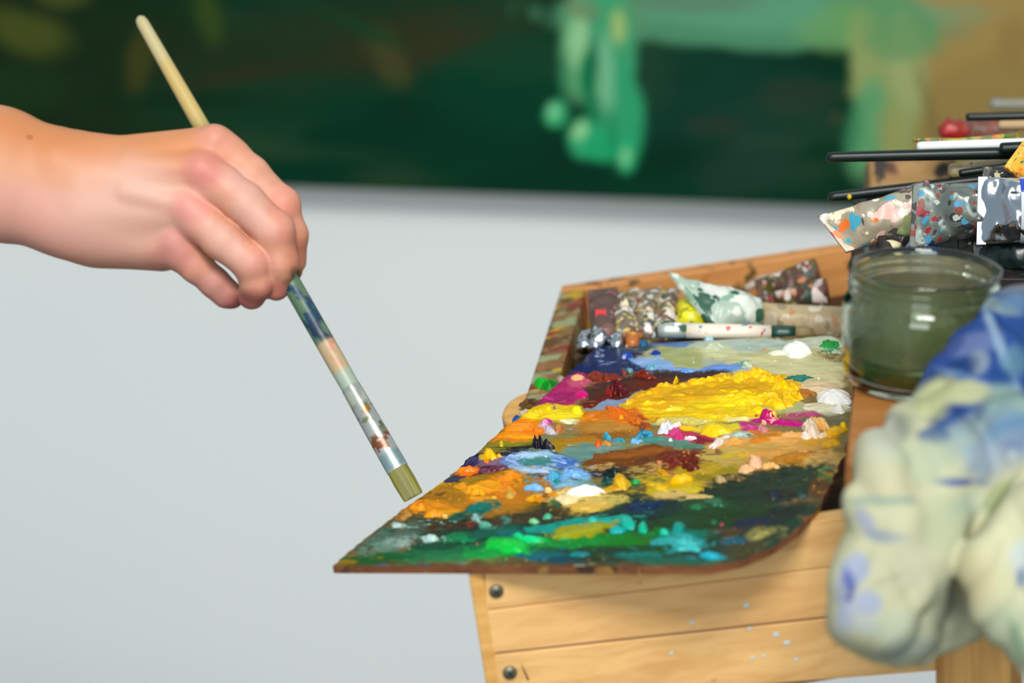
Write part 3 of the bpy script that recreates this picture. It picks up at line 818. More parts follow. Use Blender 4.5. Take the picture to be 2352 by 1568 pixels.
def dab(u, v, ru, rv, H, cols, ang=0.0, lump=0.35, seed=None, flat=2.4, name='paint_dab'):
    """a raised lump of paint that fills about (u +- ru, v +- rv) in the photo, H mm high"""
    DAB_I[0] += 1
    sd = seed if seed is not None else DAB_I[0] * 7 + 100
    hp = H / 0.245 * 0.95
    rb = max(rv - 0.42 * hp, 0.38 * rv)
    vc = v + (rv - rb)
    na = int(np.clip(ru * 1.4, 26, 90)); nr = int(np.clip(ru * 0.45, 8, 26))
    a = np.linspace(0, 2 * np.pi, na, endpoint=False)
    r = np.linspace(0, 1, nr + 1)[1:]
    A, Rr = np.meshgrid(a, r)
    A, Rr = A.ravel(), Rr.ravel()
    pr_ = np.random.RandomState(sd)
    fl_, pw_ = (flat * pr_.uniform(.75, 1.1), pr_.uniform(.75, 1.15)) if lump > .27 else (flat, .75)
    out = 1 + (0.08 + lump * 1.05) * fbm(np.cos(A) * 2.0 + sd, np.sin(A) * 2.0, None, sd, 3)
    x = np.cos(A) * ru * Rr * out; y = np.sin(A) * rb * Rr * out
    c, s = math.cos(math.radians(ang)), math.sin(math.radians(ang))
    uu, vv = u + x * c - y * s, vc + x * s + y * c
    sx = max(ru * 0.42, 5); sy = max(rb * 0.42, 3)
    nz_ = fbm(x / sx + sd, y / sy + sd * .37, None, sd + 3, 3)
    rid = 1 - np.abs(vnoise(x / (sx * .8) - sd, y / (sy * .8), None, sd + 5)) * 2
    z = H * (1 - Rr ** fl_) ** pw_ * np.clip(1 + lump * 1.2 * nz_ + lump * 0.45 * rid, .25, 1.75)
    z = np.where(Rr > 0.999, -0.6, np.maximum(z, -0.2)) + 0.7
    Vd = on_arr(uu, vv) + PN * (z * 0.001)[:, None]
    Vc_ = Vd[:na].mean(0)
    Vd = np.concatenate([Vc_[None], Vd])
    Fc = [(0, 1 + j, 1 + (j + 1) % na) for j in range(na)]
    for i in range(nr - 1):
        for j in range(na):
            p, q = 1 + i * na + j, 1 + i * na + (j + 1) % na
            Fc.append((p, p + na, q + na, q))
    w = smooth01(0.5 + 0.9 * fbm(x / (sx * 1.3), y / (sy * 0.6), None, sd + 9, 3))
    pal_ = np.array([lin(h) for h in cols])
    k = w * (len(cols) - 1)
    i0 = np.clip(np.floor(k).astype(int), 0, len(cols) - 1); i1 = np.minimum(i0 + 1, len(cols) - 1)
    cc = pal_[i0] * (1 - (k - i0))[:, None] + pal_[i1] * (k - i0)[:, None]
    cc = DEEP(np.concatenate([cc[:1], cc]))
    return mesh_obj(name, Vd, [f[::-1] for f in Fc], M_oil, pal, col=cc)


Y3 = ['#f0b408', '#ffc814', '#ffd640']
DABS = [
    # far field
    (1832, 802, 34, 24, 6.0, ['#f6f4ea', '#fbfaf2'], 0, .12), (1790, 812, 26, 8, 2.0, ['#f2f0e0', '#e8e4cc'], 0, .2), (1903, 792, 24, 14, 1.6, ['#007c34', '#06a848'], 0, .5), (1912, 808, 22, 8, 1.2, ['#1c6a34', '#bcc8b0', '#0c7a3a'], 0, .6),
    (1440, 817, 14, 10, 2.4, ['#123c9c', '#1e54c0', '#c8c8e8'], 0, .5), (1506, 812, 12, 9, 2.4, ['#0e3a94', '#1c4cb4'], 0, .4), (1628, 768, 14, 16, 3.2, ['#4a84d8', '#9cc4e8', '#c4dcd4'], 0, .6), (1642, 796, 20, 13, 2.2, ['#c4ccb4', '#d8d8b4', '#a4c0b0'], 0, .6), (1476, 788, 12, 8, 2, ['#3a7ca0', '#1c5a80'], 0, .5),
    (1712, 838, 18, 11, 3.0, ['#c0ccb0', '#d0d8bc', '#5c9488'], 0, .6), (1580, 853, 16, 6, 1.4, ['#6c9ce4', '#8cb4f0'], 0, .5), (1498, 845, 18, 9, 2.0, ['#8cb8e0', '#4c9c9c', '#a0c4ec'], 0, .6), (1446, 851, 7, 7, 2, ['#6ca8b8', '#88b0b0'], 0, .5),
    (1830, 872, 32, 12, 1.6, ['#2c7060', '#3c8874', '#1f5c50'], -6, .6), (1737, 850, 16, 4, 1, ['#e8dcb8', '#f0e4c4'], 4, .3),
    (1916, 912, 42, 26, 5.0, ['#f6efe4', '#fbf7f0', '#f0e4d0'], 0, .11), (1900, 935, 50, 14, 1.6, ['#e4d8b4', '#d8caa0', '#ece4cc'], 0, .4), (1925, 942, 16, 11, 3.0, ['#f8f0e0', '#fffaf0'], 0, .4), (1880, 895, 40, 11, 1.4, ['#dcc098', '#e8d0ac'], 0, .5),
    # crimson and magenta
    (1368, 864, 26, 12, 2.6, ['#7a2418', '#94402c', '#6a1c14'], 0, .5), (1402, 866, 24, 12, 2.8, ['#8c3020', '#7a2a18', '#9c4a34'], 0, .6), (1416, 893, 24, 19, 5.0, ['#58101a', '#6c1620', '#47101a'], 0, .7), (1403, 898, 12, 14, 3.0, ['#a0281c', '#8c2018'], 0, .6), (1482, 862, 26, 9, 3.0, ['#8a3020', '#6c2014', '#a04a34'], 6, .5), (1434, 858, 8, 6, 2.0, ['#8c3c24', '#a04c30'], 0, .5),
    (1336, 905, 17, 13, 2.6, ['#d4007a', '#c80070'], 0, .15), (1328, 868, 17, 9, 2.0, ['#f0b07c', '#f4bc88'], 0, .2), (1262, 918, 12, 4, 1.2, ['#d84890', '#c83c84'], 10, .5),
    (1325, 944, 14, 14, 3.6, ['#ffe400', '#ffec10'], 0, .12), (1260, 942, 10, 8, 2.4, ['#f8d414', '#ffe020'], 0, .3), (1275, 938, 10, 9, 2.0, ['#8c2030', '#e8d89c', '#5c1c1c'], 0, .9), (1290, 956, 60, 11, 1.8, ['#f2d010', '#e8c814', '#f8dc20'], -3, .35), (1225, 952, 24, 13, 2.2, ['#f2cc10', '#f8d818'], -10, .4),
    # oranges
    (1237, 990, 14, 10, 2.6, ['#ff7800', '#ff8c10'], 0, .25), (1195, 980, 34, 12, 1.8, ['#ff8c06', '#ff9a14'], -6, .3), (1415, 946, 26, 10, 3.0, ['#d86010', '#f0781c', '#e87014'], 18, .6), (1460, 968, 26, 13, 2.6, ['#d06a10', '#e88420', '#b85a0c'], 14, .6), (1355, 965, 24, 6, 1.6, ['#e88820', '#d07818'], 0, .6), (1476, 982, 10, 14, 2.6, ['#a84808', '#8c3c08', '#c86414'], 0, .6),
    (1530, 982, 20, 17, 3.6, ['#e4dfe4', '#cfd0e0', '#f0e8e4'], -14, .5), (1558, 978, 13, 10, 3.0, ['#f0ece8', '#e8d8dc'], -20, .5), (1560, 1003, 14, 12, 2.6, ['#e0508c', '#d03c74'], 0, .4), (1584, 1008, 12, 6, 2, ['#f4ecec', '#e8c0cc'], 0, .6), (1540, 1012, 6, 5, 1.6, ['#f0f0ec', '#e0e4e4'], 0, .3),
    (1576, 984, 30, 9, 1.8, ['#e8b414', '#f0c028'], 4, .3), (1645, 990, 36, 15, 3.2, ['#ffc808', '#f8d414', '#f0bc10'], -4, .4), (1720, 985, 22, 11, 1.8, ['#c83c84', '#b84878', '#d86ca0'], 0, .5),
    (1762, 955, 22, 16, 4.2, ['#c0006c', '#d00a78', '#b00064'], 0, .5), (1756, 972, 7, 6, 2.4, ['#f0b49c', '#f0c0a4'], 0, .3), (1778, 968, 12, 7, 2.4, ['#f0a89c', '#e89890'], -20, .4), (1752, 985, 14, 12, 2, ['#c87c84', '#d89c8c'], 0, .5), (1808, 972, 46, 9, 1.6, ['#c0087c', '#cc107c', '#a8106c'], 3, .3), (1866, 953, 16, 7, 1.6, ['#cc6088', '#c04c78'], 0, .5),
    (1862, 985, 20, 24, 4.6, ['#f4e4d0', '#f0d0ac', '#faf0e8'], 20, .6), (1885, 975, 24, 14, 4.0, ['#f0b060', '#f4bc74', '#f8d0a0'], 15, .5), (1852, 1004, 14, 9, 2.8, ['#fbf0e4', '#f4e0cc'], 0, .4), (1893, 1000, 14, 7, 2.4, ['#f8e8c8', '#f0d8a8'], -25, .4), (1918, 992, 26, 12, 2.8, ['#f2b408', '#f8c410', '#e8a008'], -15, .35), (1938, 980, 9, 13, 3.2, ['#ffc808', '#fcd418'], 0, .2), (1908, 1018, 20, 12, 1.6, ['#d89c08', '#e0a818'], -10, .4),
    (1395, 1006, 9, 9, 3.0, ['#3c90ac', '#5cb0c8', '#2c7c9c'], 0, .5), (1375, 1020, 8, 9, 2.6, ['#ff6a10', '#f85c14'], 0, .5), (1478, 1000, 20, 11, 2.6, ['#3c98b8', '#5cb0d4', '#1c5c78'], -16, .7), (1424, 1012, 16, 5, 1.6, ['#4ca4b8', '#3c94b0'], 6, .5), (1460, 1015, 16, 6, 1.6, ['#6cb0dc', '#88c0e4'], 0, .6), (1393, 1020, 12, 7, 2, ['#f09430', '#e8a048'], 20, .4), (1252, 974, 12, 9, 2.4, ['#d8409c', '#f0c8dc', '#c8309c'], 0, .5), (1262, 988, 14, 10, 2.0, ['#d8ccd4', '#c8c0cc'], 20, .4), (1284, 984, 9, 11, 2.2, ['#c07844', '#d08c58'], 0, .4), (1298, 970, 16, 5, 1.4, ['#f0f0c8', '#f4f4dc'], 10, .4),
    # violet black lumps
    (1238, 1020, 15, 14, 4.5, ['#140c1c', '#241a34', '#0c0814'], 0, .6), (1258, 1025, 14, 11, 3.6, ['#100a18', '#1c1428'], 0, .6), (1205, 1028, 36, 4, 1.0, ['#2a281a', '#1c1c14'], -3, .4),
    (1127, 1044, 16, 15, 4.0, ['#f4bc04', '#ffcc0c', '#e8a808'], 10, .4), (1112, 1050, 12, 9, 2.0, ['#c8a010', '#d8b414'], 0, .5), (1118, 1060, 7, 7, 1.6, ['#f88c0c', '#ff9c14'], 0, .4), (1145, 1050, 12, 5, 1.6, ['#d8a010', '#e8b01c'], 0, .5), (1152, 1020, 6, 8, 1.8, ['#c8b414', '#d8c020'], 0, .4),
    (1070, 1082, 27, 9, 2.8, ['#ff7a04', '#ff9028', '#f86c04'], -4, .4), (1040, 1103, 20, 8, 1.0, ['#2c2c54', '#24244a'], -12, .3), (1135, 1080, 34, 6, 1.8, ['#5c1c34', '#7a3c50', '#3c0c20'], -10, .7), (1085, 1058, 26, 10, 1.2, ['#2a1c48', '#3a2c5c'], -22, .4),
    (1210, 1048, 36, 7, 1.6, ['#b4cce4', '#9cbcdc', '#c8dcea'], -4, .5), (1290, 1062, 26, 8, 1.4, ['#4878d0', '#6c98e0', '#b0c8e4'], 16, .5), (1228, 1082, 44, 5, 1.4, ['#b0c8d8', '#a0b8cc'], 2, .4), (1180, 1062, 16, 9, 1.4, ['#88a8dc', '#a8c0e4'], 30, .4),
    (1318, 1090, 22, 12, 2.6, ['#80b4ec', '#98c4f4', '#6ca4dc'], 10, .4), (1272, 1094, 16, 13, 3.0, ['#58a8cc', '#70b8e0', '#2c94a4'], 0, .5), (1282, 1108, 12, 8, 1.8, ['#0c8c88', '#1c9c94'], 20, .4), (1228, 1121, 21, 9, 2.8, ['#78b4f0', '#8cc4f8'], 0, .25), (1310, 1112, 34, 12, 1.6, ['#7ca8c4', '#6c9cac', '#90b8d4'], -6, .4),
    (1170, 1098, 30, 14, 3.0, ['#f09008', '#f8a018', '#e88408'], -16, .3), (1100, 1128, 26, 18, 3.2, ['#f0a428', '#f8b03c', '#e8941c'], 0, .4), (1165, 1120, 22, 14, 2.4, ['#e88408', '#f09418'], 30, .4), (1195, 1105, 10, 10, 2, ['#f09414', '#e88410'], 0, .4), (1060, 1118, 20, 10, 2.0, ['#d89424', '#e8a438'], 0, .4), (1172, 1136, 12, 14, 2.4, ['#d0b060', '#c8a44c'], 0, .4), (1232, 1147, 22, 8, 2.4, ['#e0a02c', '#e8ac3c', '#c87c18'], 0, .5), (1260, 1127, 9, 9, 2.6, ['#f0c888', '#f4d4a0'], 0, .2), (1275, 1140, 18, 8, 2, ['#e89818', '#e08c10'], 10, .3),
    (960, 1165, 16, 12, 3.0, ['#f09424', '#f8a43c', '#d8800c'], 0, .4), (1000, 1180, 24, 10, 2.4, ['#e89420', '#f0a430', '#d88810'], -10, .4), (935, 1184, 14, 9, 1.6, ['#a87c40', '#c08c4c'], -20, .5),
    (1345, 1132, 46, 17, 5.0, ['#f8f0e2', '#fdf8f0', '#f4e4c4'], -6, .15), (1305, 1150, 32, 16, 3.0, ['#ecd49c', '#f4e0b0'], 0, .25), (1345, 1165, 62, 14, 2.0, ['#d8b058', '#cca448', '#e0bc6c'], -5, .25),
    (1426, 1108, 20, 20, 5.0, ['#d8ac40', '#e8c050', '#c89830'], 0, .3), (1405, 1124, 30, 9, 1.6, ['#c89430', '#d8a440'], -8, .4), (1410, 1088, 18, 14, 3.6, ['#0c1c18', '#14302c', '#081410'], 0, .6), (1395, 1104, 14, 9, 2, ['#0a3c40', '#0c5044'], 0, .5), (1460, 1108, 12, 7, 2, ['#0c9c4c', '#10a858'], 0, .4), (1418, 1100, 10, 6, 1.6, ['#10a85c', '#0c8c4c'], -30, .4),
    (1566, 1103, 28, 11, 3.6, ['#ffb40a', '#ffc424', '#f8a808'], -4, .25), (1520, 1085, 16, 10, 2, ['#c08c1c', '#d09c24'], 20, .4), (1515, 1120, 30, 14, 1.8, ['#e0b410', '#d0a80c', '#ecc42c'], 20, .35), (1590, 1126, 30, 12, 1.4, ['#c0a818', '#d0b428'], 0, .4), (1600, 1142, 36, 7, 1.0, ['#d0b478', '#c8a868'], 0, .4),
    (1545, 1058, 22, 22, 3.2, ['#6a2008', '#8c3414', '#5c1c08'], 0, .5), (1585, 1068, 22, 20, 3.4, ['#6c2410', '#54180c', '#8c3c20'], 0, .7), (1515, 1065, 7, 6, 2, ['#c88058', '#d08c60'], 0, .4), (1582, 1043, 5, 8, 2.6, ['#a86848', '#c08058'], 0, .5), (1603, 1050, 8, 5, 1.8, ['#d8b088', '#c8a070'], 0, .4),
    (1735, 1062, 18, 18, 4.0, ['#f0b48c', '#f4c09c', '#e8a47c'], 0, .4), (1715, 1078, 20, 13, 2.8, ['#f0b484', '#f4c49c'], -10, .35), (1768, 1072, 20, 7, 2.4, ['#f0bc80', '#e8b070'], -8, .5), (1785, 1074, 8, 6, 2, ['#f4cc90', '#e8b870'], 0, .3), (1815, 1052, 50, 12, 1.8, ['#b87c14', '#a86c0c', '#c88c24'], -10, .25), (1845, 1040, 14, 8, 1.4, ['#e0a45c', '#d89850'], 0, .4),
    (1655, 1102, 14, 10, 2.4, ['#b89c68', '#a88c58', '#c8b080'], 0, .6), (1690, 1100, 20, 9, 2, ['#6c5838', '#8c7448', '#54442c'], 0, .7), (1688, 1016, 26, 10, 2.2, ['#e0a458', '#e8b068', '#d08c40'], -6, .4), (1652, 1020, 16, 8, 2.6, ['#f0e8e0', '#e4d4c8'], -35, .4), (1745, 1012, 26, 8, 1.6, ['#cc7a1c', '#d88c30'], 0, .4), (1700, 1001, 18, 6, 1.6, ['#a8c4b8', '#c0d4cc'], -6, .5), (1720, 1003, 7, 5, 1.4, ['#4c7c64', '#5c8c74'], 0, .4), (1820, 1000, 26, 10, 1.8, ['#f0b478', '#e8a860'], -6, .4),
    # near end greens
    (1165, 1254, 44, 20, 3.6, ['#08c44e', '#0cb844', '#10d060'], 4, .25), (1215, 1240, 30, 9, 2.4, ['#10cc80', '#18d890'], 6, .3), (1190, 1232, 14, 8, 2.0, ['#14c880', '#20d490'], 0, .3), (1335, 1219, 70, 13, 1.8, ['#a09c18', '#8c9818', '#b4a828'], -10, .2), (1225, 1198, 14, 7, 2, ['#7cc08c', '#8cd09c'], 0, .3), (1258, 1188, 12, 7, 1.8, ['#4ca880', '#5cb890'], -10, .3), (1360, 1196, 14, 9, 2.0, ['#0cb4a4', '#10c4b0'], 0, .3),
    (1442, 1200, 20, 18, 3.0, ['#0cac94', '#10bca4'], 20, .35), (1478, 1212, 12, 16, 2.8, ['#0cb08c', '#10c09c'], 0, .3), (1418, 1218, 18, 10, 2, ['#0ca0a0', '#20b0b0'], 0, .3), (1526, 1224, 12, 9, 2.8, ['#10b898', '#14c4a4'], 0, .2), (1558, 1212, 16, 16, 2.4, ['#0c8c80', '#109c8c'], -20, .35), (1572, 1252, 38, 18, 2.8, ['#40b4b0', '#60c4c0', '#2c9498'], 4, .35), (1630, 1278, 25, 9, 2.4, ['#30a4b8', '#44b4c4'], 6, .2), (1690, 1243, 26, 8, 1.4, ['#1c5068', '#2c6478', '#14405c'], 3, .3),
    (1100, 1166, 34, 12, 2.4, ['#06685c', '#047870', '#0c584c'], -18, .4), (1094, 1190, 10, 9, 2.2, ['#9cc4bc', '#8cb4b0'], 30, .4), (1116, 1206, 14, 6, 1.6, ['#5ca48c', '#70b49c'], 0, .4), (993, 1238, 15, 9, 2.4, ['#b4d0c8', '#c4dcd4'], 0, .25), (912, 1208, 12, 8, 1.8, ['#b8ccc8', '#a4bcb4'], 0, .4), (1065, 1240, 16, 8, 1.6, ['#128c54', '#0c7c4c'], 0, .4), (1480, 1162, 34, 10, 1.6, ['#08284c', '#0c3458', '#061c38'], -6, .4), (1600, 1165, 14, 8, 1.6, ['#2c6c44', '#3c8054'], 0, .4), (1645, 1158, 16, 9, 1.6, ['#2c6448', '#40785c'], 0, .4), (1640, 1200, 10, 7, 1.4, ['#2c6444', '#386c4c'], 0, .3), (1780, 1138, 12, 9, 1.8, ['#303c50', '#1c2430'], 0, .4), (1842, 1140, 12, 8, 1.8, ['#40585c', '#28383c'], 0, .5), (1750, 1228, 22, 10, 1.4, ['#9c9458', '#8c8848', '#b0a070'], -20, .5), (1235, 1283, 26, 7, 1.2, ['#0c5c6c', '#0c7078'], 0, .3), (1380, 1280, 20, 8, 1.2, ['#2c3c1c', '#384824'], 0, .3), (1330, 1275, 24, 6, 1.2, ['#1c7c80', '#2c8c8c'], 0, .3),
]
for a in DABS:
    dab(*a)
# knife-scraped ridge round the big yellow heap
rng = np.random.RandomState(4)
ridge = [(1448, 925), (1490, 905), (1530, 893), (1570, 888), (1610, 880), (1650, 876), (1690, 872), (1715, 862), (1745, 863), (1775, 875), (1800, 884), (1815, 902), (1830, 912), (1805, 925), (1765, 935)]
for i in range(len(ridge) - 1):
    for f in (0.0, 0.5):
        u = ridge[i][0] + (ridge[i + 1][0] - ridge[i][0]) * f + rng.uniform(-4, 4)
        v = ridge[i][1] + (ridge[i + 1][1] - ridge[i][1]) * f + rng.uniform(-3, 3)
        big_ = 1.35 if 1690 < u < 1800 else 1.0
        dab(u, v, rng.uniform(14, 22) * big_, rng.uniform(9, 12) * big_, rng.uniform(2.0, 3.0) * big_, Y3 if u > 1560 else ['#f0a41c', '#ffba20', '#ffc840'], rng.uniform(-25, 15), .55)
for u, v, ru, rv, h in ((1680, 918, 50, 9, 2.6), (1720, 930, 36, 10, 3.0), (1650, 935, 60, 7, 2.2), (1580, 915, 40, 6, 2.0), (1745, 945, 30, 10, 2.6), (1600, 958, 70, 6, 1.8), (1700, 905, 44, 6, 2.2),
                       (1770, 912, 30, 8, 2.4), (1500, 930, 36, 8, 2.4), (1470, 945, 30, 7, 2.2), (1540, 945, 44, 6, 2.0), (1660, 960, 50, 6, 1.6)):
    dab(u, v, ru, rv, h, ['#e6b80c', '#ffcc18', '#ffdc48'], rng.uniform(-8, 4), .7)
for u, v, ru, rv, h, c in ((1552, 880, 8, 7, 3.0, Y3), (1430, 962, 6, 7, 2.6, ['#f0a020', '#ffb830']), (1775, 958, 10, 9, 3, ['#ffd83c', '#f0e0a0']), (1825, 895, 12, 7, 2.4, Y3)):
    dab(u, v, ru, rv, h, c, rng.uniform(-40, 40), .8)
# tiny flecks and crumbs of stray paint, too small to pick apart
NF = 260
fs, ft = rng.uniform(.02, .97, NF), rng.uniform(.02, .985, NF) ** .9
pl_, pr2 = poly_interp(LEFT, ft), poly_interp(RIGHT, ft)
fpu = pl_[:, 0] * (1 - fs) + pr2[:, 0] * fs; fpv = pl_[:, 1] * (1 - fs) + pr2[:, 1] * fs
ci = (np.clip(ft * (NT - 1), 0, NT - 1)).astype(int) * NS + np.clip(fs * (NS - 1), 0, NS - 1).astype(int)
FV, FF, FC = [], [], []
extra = [lin(h) for h in ('#e8e4d8', '#f0b020', '#2c6aa8', '#c03060', '#3c8a70', '#e8762c', '#5c2418', '#d8d0a0')]
for i in range(NF):
    col_i = np.maximum(colf[np.clip(ci[i] + int(rng.randint(-40, 40)), 0, len(colf) - 1)], colf[ci[i]] * .8) * rng.uniform(.95, 1.5) if rng.rand() < .93 else extra[rng.randint(len(extra))] * .8
    r_ = rng.uniform(1.4, 3.8); k_ = rng.uniform(.6, 2.0); hgt = rng.uniform(.2, .8) * r_ / 3 + .25
    o0 = len(FV) * 13
    aa = np.linspace(0, 2 * np.pi, 6, endpoint=False)
    rr0 = r_ * (1 + .5 * (rng.rand(6) - .5))
    ru1 = fpu[i] + np.cos(aa) * rr0 * k_ * 1.3; rv1 = fpv[i] + np.sin(aa) * rr0 * .5
    b0 = on_arr(ru1, rv1) + PN * .0001
    b1 = on_arr(fpu[i] + (ru1 - fpu[i]) * .6, fpv[i] + (rv1 - fpv[i]) * .6) + PN * (hgt * .8 + relief[ci[i]]) * .001
    tp = (on(fpu[i], fpv[i]) + PN * (hgt * 1.1 + relief[ci[i]]) * .001)[None]
    FV.append(np.concatenate([b0, b1, tp])); FC.append(np.tile(np.clip(col_i, 0, 1), (13, 1)))
    for j in range(6):
        j2 = (j + 1) % 6
        FF += [(o0 + j2, o0 + j, o0 + 6 + j, o0 + 6 + j2), (o0 + 6 + j2, o0 + 6 + j, o0 + 12)]
flk = mesh_obj('paint_flecks', np.concatenate(FV), FF, M_oil, pal, col=np.concatenate(FC))
flk['kind'] = 'stuff'
# dabs that lie on the box rim outside the palette
RIMD = thing('dried_green_paint', 'thick blob of bright green paint on the box rim left of the palette', 'paint', on(1255, 866, RIM))


def rim_dab(root, u, v, ru, rv, H, cols, nm='paint_lump', seed=0):
    global pal
    keep = pal; pal = root
    o = dab(u, v, ru, rv, H, cols, 0, .35, seed or None, name=nm)
    pal = keep
    o.data.transform(Matrix.Translation(Vector(PN * RIM)))
    return o


rim_dab(RIMD, 1243, 862, 18, 13, 4.5, ['#00a828', '#08b83c'])
rim_dab(RIMD, 1266, 870, 22, 12, 4.0, ['#00761c', '#008c2c', '#00a030'])
RB = thing('blue_paint_lump', 'small lump of blue and whitish paint on the wooden tab beside the palette', 'paint', on(1195, 950, RIM))
rim_dab(RB, 1190, 951, 17, 15, 3.2, ['#1c4cac', '#2c64c8', '#0c3484'])
rim_dab(RB, 1208, 932, 16, 9, 2.4, ['#d4ccc4', '#b8b0ac', '#e4dcd4'])
RC = thing('brown_paint_crust', 'rough brown paint crust on the box rim by the blue lump', 'paint', on(1215, 912, RIM))
rim_dab(RC, 1216, 912, 26, 14, 3.2, ['#5c3c1c', '#7c5428', '#4a3018'])
RD = thing('grey_paint_blob', 'round pale grey paint blob behind the bright green blob', 'paint', on(1287, 857, RIM))
rim_dab(RD, 1287, 857, 11, 10, 3.0, ['#a49884', '#b8ac98'])

# ------------------------------------------------------------------ hand and forearm
DH = 1.42


def hp(u, v, off, r):
    return camco(u, v, DH + off * 0.001), r * 0.001


hf = Field((-0.58, -0.02, DH - 0.05), (-0.105, 0.20, DH + 0.085), 0.0011)


def chain(pts, k):
    for a, b in zip(pts[:-1], pts[1:]):
        p, r0 = hp(*a); q, r1 = hp(*b)
        hf.add(p, r0, q, r1, k * 0.001)


# forearm and wrist (two parallel strands give the oval section)
chain([(-760, 205, 22, 36), (-420, 262, 18, 33), (0, 356, 14, 25), (150, 394, 13, 21.5), (215, 392, 12, 18)], 14)
chain([(-760, 330, 24, 37), (-420, 372, 20, 34), (0, 440, 14, 26), (150, 496, 13, 21), (230, 510, 14, 19)], 14)
# back of the hand: metacarpals, heel and thumb base
chain([(200, 384, 14, 16), (490, 337, 11, 11.6)], 10)
chain([(200, 425, 4, 16), (462, 397, 1, 12)], 10)
chain([(200, 488, 5, 16), (434, 480, 2, 11.6)], 10)
chain([(200, 538, 12, 15), (404, 556, 10, 11.2)], 10)
chain([(235, 548, 22, 16), (372, 568, 20, 13.5)], 10)
chain([(240, 430, 28, 18), (380, 430, 40, 15), (470, 455, 40, 13)], 10)
# knuckle heads
for u, v, o, r in ((497, 322, 2, 7.0), (466, 388, -8, 7.0), (437, 476, -6.5, 6.5), (404, 552, 2, 6.0)):
    p, r_ = hp(u, v, o, r); hf.add(p, r_, p + 1e-5, r_, 0.007)
# extensor tendons
chain([(290, 372, -4, 3.0), (455, 386, -8.5, 3.4)], 7)
chain([(290, 440, -9.0, 2.6), (425, 470, -8.0, 3.0)], 7)
chain([(300, 356, 2, 2.6), (485, 322, 1, 3.2)], 7)
palm = hf.f.copy()
FING = {
    'index': [(490, 337, 11, 11.3), (530, 362, 8, 11.4), (575, 402, 6, 11.2), (645, 472, 5, 10.6), (670, 540, 8, 9.4), (674, 600, 15, 7.8)],
    'middle': [(460, 396, 0, 12), (510, 428, -5, 12.0), (560, 466, -8, 11.8), (630, 530, -9, 11.2), (645, 600, -4, 10.0), (634, 658, 4, 8.4)],
    'ring': [(432, 480, 0, 11.5), (468, 512, -4, 11.6), (510, 550, -7, 11.6), (577, 604, -8, 10.8), (591, 648, -3, 9.8), (578, 678, 6, 8.5)],
    'little': [(402, 556, 9, 11), (424, 583, 8, 10.4), (450, 610, 9, 9.8), (494, 650, 11, 8.8), (520, 674, 14, 8.2), (534, 681, 18, 7.2)],
    'thumb': [(420, 445, 40, 13), (560, 520, 38, 11), (640, 580, 30, 9.6), (664, 618, 24, 8.4)],
}
BUMP = {'index': (652, 466, 3, 7.6), 'middle': (636, 526, -9.5, 7.6), 'ring': (583, 602, -8.5, 7.2)}
tot = palm.copy()
for nm, pts in FING.items():
    hf.f = np.full(tuple(hf.n), 0.03, np.float32)
    chain(pts, 3.5)
    if nm in BUMP:
        p, r_ = hp(*BUMP[nm]); hf.add(p, r_, p + 1e-5, r_, 0.006)
    rr = smin(palm, hf.f, 0.008)
    tot = smin(tot, rr, 0.0012)
# fine skin undulation
hf.f = tot
Wv, Q = hf.mesh()
hu, hv = proj(Wv)
base = np.tile(lin('#e09d80'), (len(Wv), 1))
base *= (1 + 0.10 * fbm(hu / 60, hv / 60, None, 201, 3) + 0.05 * vnoise(hu / 9, hv / 9, None, 203))[:, None]
SK = [(-150, 330, 420, 170, 12, '#d99a72', .9, .9), (120, 310, 340, 70, 8, '#d08550', .9, .9), (380, 325, 200, 46, -6, '#d88e5c', .9, .8), (250, 400, 180, 60, 0, '#e09a72', .9, .6), (330, 440, 60, 14, -8, '#d4b49c', .9, .5), (390, 395, 70, 10, 2, '#d88060', .9, .5), (60, 500, 240, 80, 8, '#dca090', .9, .8), (300, 480, 160, 110, 0, '#e2b09c', .9, .8),  # orange top-edge strokes put its weaker light into the skin colour
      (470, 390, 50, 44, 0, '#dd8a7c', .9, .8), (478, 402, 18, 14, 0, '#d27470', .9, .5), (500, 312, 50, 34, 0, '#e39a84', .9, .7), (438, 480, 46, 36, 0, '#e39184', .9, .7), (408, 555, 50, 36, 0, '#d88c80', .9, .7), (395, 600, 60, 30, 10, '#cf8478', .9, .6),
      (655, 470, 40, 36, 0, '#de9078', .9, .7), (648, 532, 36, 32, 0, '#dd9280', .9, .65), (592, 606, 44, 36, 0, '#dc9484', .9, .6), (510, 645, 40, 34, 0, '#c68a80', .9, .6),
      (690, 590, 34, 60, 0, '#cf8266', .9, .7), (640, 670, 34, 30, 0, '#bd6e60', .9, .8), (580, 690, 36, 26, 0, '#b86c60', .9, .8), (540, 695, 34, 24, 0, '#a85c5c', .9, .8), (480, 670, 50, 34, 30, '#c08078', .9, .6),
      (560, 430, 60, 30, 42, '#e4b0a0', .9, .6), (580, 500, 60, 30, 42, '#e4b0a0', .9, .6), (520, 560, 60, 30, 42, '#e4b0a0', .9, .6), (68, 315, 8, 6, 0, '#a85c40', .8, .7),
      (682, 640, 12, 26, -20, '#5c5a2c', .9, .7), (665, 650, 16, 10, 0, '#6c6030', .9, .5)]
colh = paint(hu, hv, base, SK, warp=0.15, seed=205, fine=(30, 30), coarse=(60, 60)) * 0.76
M_skin = mat_col('skin', 0.5, 700, 0.10, spec=0.3, sss=0.05)
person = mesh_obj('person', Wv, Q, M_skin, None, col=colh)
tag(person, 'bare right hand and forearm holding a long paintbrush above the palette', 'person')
sm = person.modifiers.new('smooth', 'SMOOTH'); sm.factor = 0.5; sm.iterations = 3

